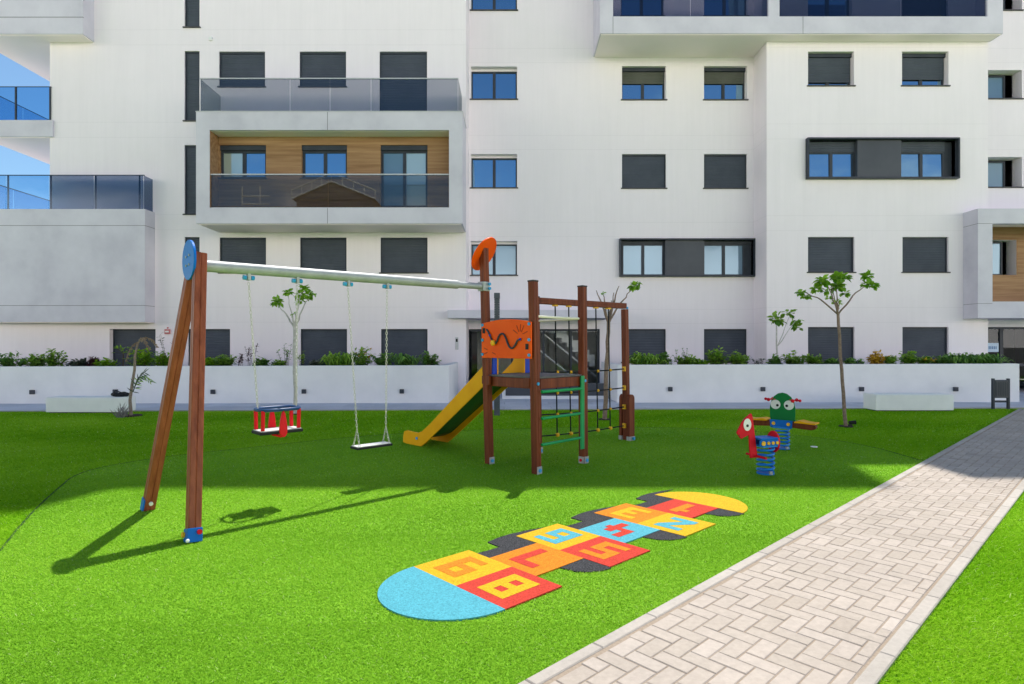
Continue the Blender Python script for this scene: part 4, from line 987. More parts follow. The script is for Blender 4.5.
xk = []
for px in (557.5, 571, 598, 610.5):
    k = (px - CX) / F; t = (k * PD.y - PD.x) / (nd.x - k * nd.y); xk.append(t)
lev = [1.20, .885, .565, .25]
for t in xk: net.tube([PD + nd * t + ZU * .22 + lr * .1, PD + nd * t + ZU * 2.21 + lr], .0105, 8)
for z in lev:
    sag = .02
    net.tube([PD + nd * (.05 + (nL - .1) * k / 8) + ZU * (z - sag * math.sin(math.pi * k / 8)) for k in range(9)], .0105, 8)
no = net.build('climbing_net', M['rope'], ps_, ps_, smooth=True)
for t in xk:
    MB().obox(PD + nd * t + ZU * 2.20 + lr, nd, nn, ZU, .04, .028, .014).build('net_clip', M['yellow_cap'], no, ps_, bevel=.004)
    for z in lev:
        zz = z - .02 * math.sin(math.pi * t / nL)
        big = .034 if z == lev[-1] else .025
        MB().ball(PD + nd * t + ZU * zz, big, 12, 8, (1, 1, .95)).build('net_knot', M['yellow_cap'], no, ps_, smooth=True)
for z in lev:
    MB().obox(PR - nd * .06 + ZU * z, nd, nn, ZU, .02, .03, .04).build('net_clip', M['yellow_cap'], no, ps_, bevel=.005)
# orange roof disc on the tall post
MB().disc(PC + leanC * .95 + E2 * .075 + ZU * 2.835 + Vector((.05, 0, 0)), (-.77, .35, .53), .25, .022, 48).build('orange_disc', M['orange'], ps_, ps_, bevel=.004)
# swing frame
APX = Vector((-2.905, 5.45, 0)); BD = Vector((.721, .693, 0)); QD = Vector((-.693, .721, 0)); BZ = 2.335
PBM = PC + leanC * .8 + ZU * 2.385
b0 = APX + ZU * BZ - BD * .05; b1 = PBM - BD * .06
bdir = (b1 - b0).normalized(); bl = (b1 - b0).length
bo = MB().tube([b0, b0 + bdir * (bl - .42)], .055, 24).build('swing_beam', M['galv'], ps_, ps_, smooth=True)
MB().tube([b0 + bdir * (bl - .42), b1], .042, 20).build('beam_sleeve', M['galv'], bo, ps_, smooth=True)
MB().obox(PBM - BD * .02, BD, QD, ZU, .06, .058, .062).build('beam_clamp', M['galv'], bo, ps_, bevel=.006)
for dz in (-.03, .03): MB().disc(PBM - E2 * .02 - QD * .064 + ZU * dz + E1 * .01, -QD, .02, .02, 14).build('bolt_cap', M['cap_blue'], bo, ps_)
BP, BQ = Vector((-2.59, 4.79, 0)), Vector((-3.53, 5.72, 0))
for base, topo in ((BP, APX - QD * .075 + ZU * 2.43), (BQ, APX + QD * .075 + ZU * 2.40)):
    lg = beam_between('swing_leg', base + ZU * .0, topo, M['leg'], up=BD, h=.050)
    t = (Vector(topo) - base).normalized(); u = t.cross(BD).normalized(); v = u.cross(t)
    if base is BP:
        MB().obox(base + t * .055, u, v, t, .0565, .0565, .055).build('leg_shoe', M['blue'], lg, ps_, bevel=.004)
        MB().disc(base + t * .065 - v * .065 + u * .03, -v, .022, .024, 16).build('bolt_cap', M['yellow_cap'], lg, ps_)
        MB().ball(base + t * .016 - v * .054 - u * .054, .015, 12, 8).build('bolt_cap', M['white'], lg, ps_, smooth=True)
        MB().disc(base + t * .075 - u * .065 + v * .03, -u, .020, .02, 16).build('bolt_cap', M['red'], lg, ps_)
    else:
        MB().obox(base + t * .06 - v * .054, u, v, t, .045, .006, .06).build('leg_shoe', M['blue'], lg, ps_, bevel=.003)
        MB().disc(base + t * .09 - u * .058, -u, .018, .02, 16).build('bolt_cap', M['white'], lg, ps_)
dc = APX - BD * .07 + ZU * 2.378 + Vector((-.0, 0, 0))
MB().disc(dc, BD, .183, .022, 48).build('blue_disc', M['blue'], ps_, ps_, bevel=.004)
m = MB()
for a, b_ in ((-.045, .04), (.045, .03), (-.04, -.045), (.045, -.05)): m.disc(dc - BD * .014 + QD * a + ZU * b_, -BD, .011, .01, 12)
m.build('disc_bolts', M['galv'], ps_, ps_)
tb = [.46, .95, 1.53, 2.03]
hang = []
for t in tb:
    c = b0 + bdir * (t + .05); hang.append(c - ZU * .13)
    h_ = MB().obox(c - ZU * .075, BD, QD, ZU, .014, .03, .035).build('swing_hanger', M['galv'], bo, ps_, bevel=.003)
    for sg_ in (-1, 1):
        MB().disc(c - ZU * .085 + BD * sg_ * .038 - QD * .0, BD, .022, .03, 14).build('bolt_cap', M['cap_blue'], h_, ps_)

def chain(mb, p0, p1, step=.034, r=.0031):
    p0, p1 = Vector(p0), Vector(p1); d = p1 - p0; n = int(d.length / step); d.normalize()
    a = Vector((0, 0, 1)).cross(d) if abs(d.z) < .95 else Vector((1, 0, 0)).cross(d); a.normalize(); b = d.cross(a)
    L_ = (p1 - p0).length / n
    for k in range(n):
        c = p0 + d * L_ * (k + .5); s = a if k % 2 else b; hl, hw = L_ * .62, .0095
        loop = [c + d * hl * math.cos(q) + s * hw * math.sin(q) for q in (i * math.pi / 4 for i in range(9))]
        mb.tube(loop, r, 5, cap=False)
# flat swing
c0, c1 = hang[2], hang[3]; mid = (c0 + c1) / 2; sc = Vector((mid.x + .042, mid.y - .0, .455))
fs = thing('swing', (sc.x, sc.y, sc.z), 'flat black rimmed swing seat with pale top hanging nearest the slide', 'swing', 'swings hanging from the steel beam')
MB().obox(sc, BD, QD, ZU, .225, .085, .014).build('seat_rim', M['black'], fs, fs, bevel=.010)
MB().obox(sc + ZU * .0165, BD, QD, ZU, .212, .072, .0035).build('seat_top', M['seat_white'], fs, fs, bevel=.002)
for sg_, top_ in ((-1, c0), (1, c1)):
    m = MB(); yk = sc + BD * sg_ * .185 + ZU * .20
    chain(m, top_, yk)
    for q in (-1, 1): chain(m, yk, sc + BD * sg_ * .19 + QD * q * .07 + ZU * .015, .03)
    m.build('chain', M['chain'], fs, fs)
# baby swing
c0, c1 = hang[0], hang[1]; mid = (c0 + c1) / 2; sc = Vector((mid.x + .04, mid.y, .735))
bs = thing('swing', (sc.x, sc.y, sc.z), 'baby swing with red uprights, red front pad and navy ring', 'swing', 'swings hanging from the steel beam')
MB().obox(sc, BD, QD, ZU, .215, .12, .016).build('seat_rim', M['black'], bs, bs, bevel=.010)
MB().obox(sc + ZU * .019, BD, QD, ZU, .20, .105, .005).build('seat_top', M['seat_white'], bs, bs, bevel=.002)
rg = [sc + BD * .205 * math.copysign(abs(math.cos(a)) ** .6, math.cos(a)) + QD * .14 * math.copysign(abs(math.sin(a)) ** .8, math.sin(a)) + ZU * .225 for a in (2 * math.pi * k / 40 for k in range(41))]
MB().tube(rg, .017, 10).build('ring', M['navy'], bs, bs, smooth=True)
for sa in (-1, 1):
    for sb in (-1, 1):
        MB().tube([sc + BD * sa * .18 + QD * sb * .085 + ZU * .02, sc + BD * sa * .18 + QD * sb * .095 + ZU * .22], .019, 12).build('upright', M['red_pad'], bs, bs, smooth=True)
for sb in (-1, 1):
    pts = [(.0, .22), (.016, .19), (.030, .12), (.038, .04), (.036, -.01), (.02, -.04), (0, -.048), (-.02, -.04), (-.036, -.01), (-.038, .04), (-.030, .12), (-.016, .19)]
    MB().prism(pts, sc + QD * sb * .14, BD, ZU, QD, -.018, .018).build('pad', M['red_pad'], bs, bs, bevel=.01, smooth=True)
MB().tube([sc - QD * .14 - ZU * .03, sc - QD * .08 - ZU * .045, sc - BD * .05 - ZU * .03], .014, 8).build('pad_strap', M['red_pad'], bs, bs, smooth=True)
for sg_, top_ in ((-1, c0), (1, c1)):
    m = MB(); chain(m, top_, sc + BD * sg_ * .195 + ZU * .235); m.build('chain', M['chain'], bs, bs)

# ------------------------------------------------------------------ spring riders
def spring(root, c, r, z0, z1, turns, wire):
    n = int(turns * 18); pts = []
    for k in range(n + 1):
        a = 2 * math.pi * turns * k / n; pts.append((c.x + r * math.cos(a), c.y + r * math.sin(a), z0 + (z1 - z0) * k / n))
    MB().tube(pts, wire, 8).build('spring', M['blue_spring'], root, root, smooth=True)
    MB().disc((c.x, c.y, .018), ZU, r + .008, .02, 28).build('base_plate', M['blue_spring'], root, root, bevel=.003)
    MB().obox((c.x + .02, c.y - r - .01, .04), Vector((1, 0, 0)), Vector((0, 1, 0)), ZU, .02, .016, .02).build('spring_clamp', M['galv'], root, root, bevel=.005)
# red horse
C = Vector((gx(765.5, 7.3), 7.3, 0)); D = Vector((-.95, -.31, 0)).normalized(); W = D.cross(ZU)
rh = thing('spring_rider', (C.x, C.y, 0), 'red horse spring rider with a big white eye and blue coil spring', 'spring rider', 'spring riders on the turf')
spring(rh, C, .095, .035, .345, 5.3, .0145)
MB().obox(C + ZU * .358, D, W, ZU, .11, .09, .012).build('top_plate', M['blue_spring'], rh, rh, bevel=.003)
MB().obox(C + ZU * .452 + D * .02, D, W, ZU, .128, .10, .013).build('seat', M['blue'], rh, rh, bevel=.008)
for s in (-1, 1):
    o = MB().obox(C + W * s * .088 + ZU * .403 + D * .025, D, W, ZU, .138, .012, .034).build('side_board', M['blue'], rh, rh, bevel=.006)
    for q in (-.085, -.02, .045, .12):
        MB().disc(C + W * s * .104 + D * q + ZU * .403, W * s, .020 if abs(q) < .1 else .028, .016, 16).build('bolt_cap', M['yellow_cap'], o, rh)
hd = [(.10, .215), (.185, .215), (.20, .50), (.265, .47), (.285, .455), (.305, .475), (.335, .525), (.335, .545), (.315, .585), (.28, .66), (.235, .715), (.195, .75), (.175, .765), (.163, .74), (.15, .66), (.135, .52)]
hd = [(.125 + (a - .10) * 1.28, b_) for a, b_ in hd]
ho = MB().prism(hd, C, D, ZU, W, -.011, .011).build('head', M['red'], rh, rh, bevel=.005)
for s in (-1, 1):
    e = C + D * .285 + ZU * .628 + W * s * .014
    MB().prism([(0.055 * math.cos(2 * math.pi * k / 28), .075 * math.sin(2 * math.pi * k / 28)) for k in range(28)], e, D, ZU, W * s, 0, .006).build('eye', M['white'], ho, rh)
    MB().disc(e + W * s * .008 + D * .002 - ZU * .012, W * s, .017, .006, 18).build('pupil', M['black'], ho, rh)
    MB().disc(C + D * .40 + ZU * .503 + W * s * .012, W * s, .008, .004, 12).build('nostril', M['black'], ho, rh)
MB().tube([C + D * .14 + ZU * .235 - W * .17, C + D * .14 + ZU * .235 + W * .17], .015, 10).build('foot_rest', M['red'], rh, rh, smooth=True)
m = MB().prism([(.105 * math.cos(2 * math.pi * k / 28), .135 * math.sin(2 * math.pi * k / 28)) for k in range(28)], C - D * .118 + ZU * .40, W, ZU, D, -.011, .011); m.build('backrest', M['red'], rh, rh, bevel=.005)
# green frog seesaw
C = Vector((gx(782.5, 9.05), 9.05, 0)); D = Vector((.745, -.667, 0)); W = Vector((.667, .745, 0))
fg = thing('spring_rider', (C.x, C.y, 0), 'two seat spring rider with a green frog face board and yellow seats', 'spring rider', 'spring riders on the turf')
spring(fg, C, .095, .035, .33, 5.3, .0135)
MB().obox(C + ZU * .34, D, W, ZU, .12, .09, .012).build('top_plate', M['blue_spring'], fg, fg, bevel=.003)
for s in (-1, 1):
    o = MB().prism([(-.155, .335), (.155, .335), (.165, .455), (-.165, .455)], C + W * s * .07, D, ZU, W, -.011, .011).build('side_plate', M['blue'], fg, fg, bevel=.004)
    for q in (-.105, .11): MB().disc(C + W * (s * .086) + D * q + ZU * .40, W * s, .025, .014, 16).build('bolt_cap', M['yellow_cap'], o, fg)
for s in (-1, 1):
    pr = [(.14, .35), (.41, .335), (.46, .345), (.485, .38), (.475, .41), (.36, .42), (.14, .445)]
    o = MB().prism([(s * a, b_) for a, b_ in pr], C, D, ZU, W, -.055, .055).build('seat_beam', M['post'], fg, fg, bevel=.01)
    pr2 = [(.20, .452), (.27, .47), (.36, .452), (.44, .446), (.49, .448), (.49, .425), (.20, .432)]
    MB().prism([(s * a, b_) for a, b_ in pr2], C, D, ZU, W, -.12, .12).build('seat', M['yellow'], o, fg, bevel=.006)
fa = [(.19, .0), (.205, .14), (.205, .25), (.185, .34), (.14, .42), (.07, .47), (0, .485), (-.07, .47), (-.14, .42), (-.185, .34), (-.205, .25), (-.205, .14), (-.19, .0)]
fo = MB().prism([(a * .9, .40 + b_ * .97) for a, b_ in fa], C, D, ZU, W, -.011, .011).build('face_board', M['frog'], fg, fg, bevel=.005)
for s in (-1, 1):
    e = C - W * .014 + D * (s * .098) + ZU * (.40 + .285)
    MB().prism([(0.072 * math.cos(2 * math.pi * k / 28), .072 * math.sin(2 * math.pi * k / 28)) for k in range(28)], e, D, ZU, -W, 0, .006).build('eye', M['white'], fo, fg)
    MB().disc(e - W * .008 - D * s * .03 - ZU * .012, -W, .02, .006, 18).build('pupil', M['black'], fo, fg)
    hb = MB(); hc = C + D * (s * .175) + ZU * (.40 + .36); hdv = (D * .94 - W * .34 * s * -1).normalized()
    hb.tube([hc - W * .10, hc + W * .10], .013, 10); hb.ball(hc - W * .10, .027, 10, 8); hb.ball(hc + W * .10, .027, 10, 8)
    hb.tube([hc - D * .07, hc + D * .07], .012, 8); hb.ball(hc + D * .075 * s, .022, 10, 8); hb.ball(hc - D * .06 * s, .018, 10, 8)
    hb.build('handlebar', M['red'], fg, fg, smooth=True)
# small things in the turf
p = Vector((gx(814, gy(448.5)), gy(448.5), 0))
dn = MB().disc((p.x, p.y, .028), ZU, .05, .012, 28).build('drain_cover', M['white'], bevel=.003); tag(dn, 'small round white drain cover lying in the turf right of the frog rider', 'drain cover')
p = Vector((gx(849, gy(426.5)), gy(426.5), 0))
sp_ = thing('garden_spotlight', (p.x, p.y, 0), 'small black spotlight on the turf at the foot of the right tree', 'spotlight')
MB().obox(p + ZU * .03, Vector((1, 0, 0)), Vector((0, 1, 0)), ZU, .06, .02, .010).tube([p + Vector((-.06, 0, .03)), p + Vector((-.06, 0, .07))], .012, 8).build('bracket', M['black'], sp_, sp_)
MB().tube([p + Vector((.0, .0, .075)), p + Vector((.12, -.02, .085))], [.032, .04], 14).build('lamp_head', M['black'], sp_, sp_, smooth=True)
p = Vector((gx(302, gy(423.5)), gy(423.5), 0))

# ------------------------------------------------------------------ trees and planting
def leaf(mb, p, d, up, L_, w, t):
    """one folded, drooping leaf of six faces"""
    d = Vector(d).normalized(); s = d.cross(Vector(up)).normalized(); n = s.cross(d).normalized()
    p = Vector(p); i = len(mb.v)
    a = p; b = p + d * L_ * .45 - n * L_ * .02; c = p + d * L_ * .97 - n * L_ * .18
    l1 = p + d * L_ * .22 + s * w * .42 + n * w * .12; l2 = p + d * L_ * .55 + s * w * .5 + n * w * .10 - n * L_ * .05
    r1 = p + d * L_ * .22 - s * w * .42 + n * w * .12; r2 = p + d * L_ * .55 - s * w * .5 + n * w * .10 - n * L_ * .05
    for q in (a, b, c, l1, l2, r1, r2): mb.v.append(tuple(q)); mb.t.append(t)
    for f in ((0, 1, 3), (3, 1, 4), (4, 1, 2), (0, 5, 1), (5, 6, 1), (6, 2, 1)): mb.f.append(tuple(i + k for k in f))
def rdir(zlo=-.3, zhi=1.0):
    a = random.uniform(0, 2 * math.pi); z = random.uniform(zlo, zhi); r = math.sqrt(max(0, 1 - z * z)); return Vector((r * math.cos(a), r * math.sin(a), z))
def clump(mb, c, r, n, L_, w, zlo=-.5):
    for _ in range(n):
        d = rdir(zlo, .9); p = Vector(c) + d * r * random.uniform(.1, 1.0)
        up = (Vector((0, 0, 1)) + rdir(-1, 1) * .5)
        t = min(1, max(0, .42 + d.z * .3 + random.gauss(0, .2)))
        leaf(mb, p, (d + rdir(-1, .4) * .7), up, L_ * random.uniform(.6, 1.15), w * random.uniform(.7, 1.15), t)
def limb(mb, p0, p1, r0, r1, wob=.03, n=6):
    p0, p1 = Vector(p0), Vector(p1); pts = []
    for k in range(n + 1):
        t = k / n; q = p0.lerp(p1, t)
        if 0 < k < n: q += Vector((random.uniform(-wob, wob), random.uniform(-wob, wob), random.uniform(-wob, wob) * .5))
        pts.append(q)
    mb.tube(pts, [r0 + (r1 - r0) * k / n for k in range(n + 1)], 8); return pts
def young_tree(pbase, Y, fork, tips, clumps, bark, label, r0=.045, twigs=()):
    x = gx(pbase, Y); fx, fz = gx(fork[0], Y), gz(fork[1], Y)
    r = thing('young_tree', (x, Y, 0), label, 'tree', 'young street trees around the playground')
    m = MB(); limb(m, (x, Y, 0), (fx, Y, fz), r0, r0 * .75, .012, 10); m.build('trunk', bark, r, r, smooth=True)
    for (px, py, dy, rr) in tips:
        b = MB(); b_end = Vector((gx(px, Y), Y + dy, gz(py, Y)))
        mid_ = Vector((fx, Y, fz)).lerp(b_end, .5) + Vector((0, 0, .05 if abs(px - fork[0]) > 12 else 0))
        limb(b, (fx, Y, fz - .03), mid_, r0 * .5, r0 * .38 * rr, .015, 4); limb(b, mid_, b_end, r0 * .38 * rr, r0 * .16, .02, 4)
        b.build('branch', bark, r, r, smooth=True)
    cr = MB()
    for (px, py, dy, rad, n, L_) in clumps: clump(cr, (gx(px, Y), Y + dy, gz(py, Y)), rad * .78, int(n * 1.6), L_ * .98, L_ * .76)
    cr.build('crown', M['leaf'], r, r)
    MB().disc((x, Y, .015), ZU, .13, .02, 20).build('soil_ring', M['soil'], r, r)
    return r
YT = 11.5
young_tree(846, YT, (838, 313), [(806, 291, .1, 1), (822, 284, -.15, .8), (834, 285, .1, .7), (842, 283, .2, .8), (866, 284, -.05, 1), (829, 300, -.3, .6), (846, 300, .25, .6)],
    [(804, 293, .1, .07, 16, .11), (809, 296, .1, .06, 12, .10), (818, 283, -.15, .11, 34, .12), (815, 290, -.1, .08, 18, .11), (823, 292, -.1, .06, 10, .10), (841, 277, .15, .10, 30, .13), (843, 286, .2, .12, 38, .13), (852, 277, .25, .08, 20, .11), (866, 277, -.05, .08, 22, .12), (871, 286, -.05, .08, 20, .11), (864, 285, -.05, .06, 12, .10), (851, 293, .2, .06, 12, .10), (836, 302, .0, .06, 8, .09), (846, 304, .2, .05, 7, .09), (828, 298, .0, .05, 6, .08)],
    M['bark'], 'young tree with a spreading leafy crown on the turf left of the right bench', .036)
YT = 13.6
young_tree(295, YT, (294.5, 328), [(276, 304, .1, 1), (290, 296, -.1, .8), (297, 294, .15, .9), (310, 296, .0, 1), (303, 290, -.1, .7)],
    [(275, 302, .1, .10, 26, .13), (290, 293, -.1, .08, 18, .12), (299, 295, .1, .11, 28, .13), (306, 289, -.1, .08, 20, .13), (309, 296, 0, .10, 26, .12), (301, 301, 0, .08, 14, .12), (294, 314, 0, .05, 7, .10), (313, 294, 0, .05, 8, .10)],
    M['bark_pale'], 'young pale barked tree standing behind the baby swing', .045)
YT = 12.6
young_tree(604.5, YT, (608.5, 322), [(597, 290, .1, 1), (602, 294, -.1, .8), (615, 292, .15, .9), (619, 286, .0, 1), (630, 291, -.1, .9), (612, 300, .1, .7)],
    [(633, 287, -.1, .085, 26, .12), (602, 294, -.1, .03, 5, .07), (606, 308, .1, .03, 4, .07), (637, 284, -.1, .04, 6, .09)],
    M['bark'], 'nearly bare young tree behind the climbing net with one leafy twig', .05)
# dying palm at the left bench
YT = gy(416.5); x = gx(131, YT)
pm = thing('palm', (x, YT, 0), 'small withered palm with drooping dry fronds beside the left bench', 'palm')
m = MB(); pts = [(131, 416), (130, 400), (132, 385), (134.5, 370), (135, 355), (137.5, 345), (140, 339)]
m.tube([(gx(a, YT), YT, max(0, gz(b_, YT))) for a, b_ in pts], [.040, .032, .03, .028, .025, .02, .014], 10); m.build('trunk', noise_mat('palm_trunk', (.20, .15, .11), (.34, .27, .21), scale=24, rough=.9, stretch=(1, 1, 3), bump=.6), pm, pm, smooth=True)
def frond(root, pts, mat, wl_, Y, name='frond', dens=3):
    m = MB(); P = [Vector((gx(a, Y), Y + dy, gz(b_, Y))) for a, b_, dy in pts]
    m.tv = .3; m.tube(P, [.012 - .008 * k / len(P) for k in range(len(P))], 6)
    for k in range(len(P) - 1):
        for j in range(dens):
            q = P[k].lerp(P[k + 1], j / dens); t = (P[k + 1] - P[k]).normalized(); sd = t.cross(Vector((.3, -1, .2))).normalized()
            for s in (-1, 1):
                d = (t * .8 + sd * s * .6 + Vector((0, 0, -.45)) + rdir(-1, 1) * .2).normalized()
                leaf(m, q, d, (0, -1, .5), wl_ * random.uniform(.7, 1.1), .022, random.random())
    m.build(name, mat, root, root)
frond(pm, [(139, 340, 0), (145, 338, -.1), (150, 342, -.15), (155, 350, -.2)], M['leaf_dry'], .10, YT)
frond(pm, [(139, 340, 0), (143, 337, .1), (148, 341, .2), (151, 348, .25)], M['leaf_dry'], .09, YT)
frond(pm, [(138, 342, 0), (136, 345, -.1), (134, 353, -.2), (133, 362, -.25)], M['leaf_dry'], .07, YT)
frond(pm, [(133, 392, 0), (138, 381, -.05), (144, 375, -.1), (150, 371, -.15)], M['leaf_grey'], .17, YT)
frond(pm, [(134, 388, 0), (138, 378, .05), (143, 377, .1), (148, 383, .15)], M['leaf_mid'], .15, YT)
m = MB(); m.disc((x, YT, .02), ZU, .22, .03, 20); m.build('soil_ring', M['soil'], pm, pm)
# dry tuft
YT2 = gy(418); x = gx(122, YT2)
tf = thing('dry_tuft', (x, YT2, 0), 'small dry grey tuft of grass left of the withered palm', 'plant')
m = MB()
for _ in range(60):
    d = (rdir(.5, 1) + Vector((0, 0, .3))).normalized(); leaf(m, (x + random.uniform(-.09, .09), YT2 + random.uniform(-.08, .08), .0), d, (0, -1, .2), random.uniform(.16, .42), .014, random.random())
m.build('foliage', leaf_mat('dry_grass', (0.16, 0.15, 0.15), (0.34, 0.31, 0.30), .2), tf, tf)

# planter shrubs
def shrub(px, wpx, hpx, mat, label, style='bush', dY=.55, seed=None, extra=None):
    x0_ = gx(px, 16.9); Yb = plY(x0_) + dY; x = gx(px, Yb); hz_ = (hzL if x < 0 else hzR)(x); s = Yb / F
    zs0 = hz_ - .09; top = hpx * s + (hz_ - gz(366, Yb) if False else 0); hgt = max(.12, hpx * s + .09); w = max(.12, wpx * s / 2)
    r = thing('shrub', (x, Yb, zs0), label, 'shrub', 'shrubs growing in the planters')
    st = MB(); fo = MB()
    if style == 'bush':
        n = int(11 + w * 26)
        for k in range(n):
            a = random.uniform(0, 2 * math.pi); rr = math.sqrt(random.random()); ex, ey = rr * math.cos(a), rr * math.sin(a)
            tip = Vector((x + ex * w * .85, Yb + ey * min(.38, w) * .8, zs0 + hgt * (1 - .4 * rr * rr) * random.uniform(.55, 1.0)))
            st.tube([(x + ex * w * .3, Yb + ey * .1, zs0 - .02), tip], [.008, .003], 5)
            q0 = Vector((x + ex * w * .3, Yb + ey * .1, zs0))
            for j in range(20):
                t = random.uniform(.2, 1.05); q = q0.lerp(tip, t) + rdir(-1, 1) * .05; d = (rdir(-.3, .9) + Vector((ex, ey, 0)) * .5)
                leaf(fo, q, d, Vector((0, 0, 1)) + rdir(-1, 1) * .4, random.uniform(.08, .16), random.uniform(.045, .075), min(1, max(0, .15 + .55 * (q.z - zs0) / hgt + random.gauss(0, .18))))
    elif style == 'strap':      # long arching leaves
        for k in range(int(80 + w * 220)):
            a = random.uniform(0, 2 * math.pi); d = Vector((math.cos(a), math.sin(a) * .7, random.uniform(.5, 1.8))).normalized()
            b = Vector((x + random.uniform(-w, w) * .75, Yb + random.uniform(-.2, .25), zs0 + random.uniform(0, .1)))
            L_ = hgt * random.uniform(.6, 1.05); m1 = b + d * L_ * .7; e = m1 + (d + Vector((0, 0, -1.3))).normalized() * L_ * .5
            sd = d.cross(ZU).normalized() * .022; i = len(fo.v); t = random.random()
            fo.v += [tuple(b - sd * .6), tuple(b + sd * .6), tuple(m1 - sd), tuple(m1 + sd), tuple(e)]; fo.t += [t * .6, t * .6, t, t, t]
            fo.f += [(i, i + 1, i + 3, i + 2), (i + 2, i + 3, i + 4)]
        st.tube([(x, Yb, zs0 - .02), (x, Yb, zs0 + .1)], .03, 6)
    elif style == 'airy':       # thin upright stems, few leaves
        for k in range(int(4 + w * 8)):
            b = Vector((x + random.uniform(-w, w) * .5, Yb + random.uniform(-.1, .1), zs0)); tip = b + Vector((random.uniform(-w, w) * .55, random.uniform(-.15, .15), hgt * random.uniform(.6, 1)))
            st.tube([b, b.lerp(tip, .5) + rdir(-1, 1) * .02, tip], [.007, .005, .003], 5)
            for j in range(16):
                q = b.lerp(tip, random.uniform(.35, 1.02)); leaf(fo, q + rdir(-1, 1) * .02, rdir(-.2, .8), Vector((0, 0, 1)) + rdir() * .4, random.uniform(.05, .10), .035, random.random())
    elif style == 'fan':        # fan palm / fig on a stem
        topz = zs0 + hgt * .75
        st.tube([(x, Yb, zs0 - .02), (x + .01, Yb, topz)], [.016, .012], 6)
        for k in range(16):
            a = random.uniform(0, 2 * math.pi); d = Vector((math.cos(a), math.sin(a), random.uniform(-.1, .9))).normalized(); e = Vector((x, Yb, topz)) + d * w * .7
            st.tube([(x, Yb, topz - .03), e], .004, 4)
            for j in range(5): leaf(fo, e, (d + rdir(-.6, .6) * .7), (0, 0, 1), w * .5, w * .16, random.random())
    st.build('stem', M['stem'], r, r)
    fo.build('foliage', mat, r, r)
    if extra:
        f2 = MB()
        for k in range(extra[1]):
            q = Vector((x + random.uniform(-w, w) * .8, Yb - random.uniform(0, .3), zs0 + hgt * random.uniform(.45, .95)))
            for j in range(4): leaf(f2, q, rdir(-.3, 1), (0, 0, 1), .08, .05, random.random())
        f2.build('flowers', extra[0], r, r)
    return r
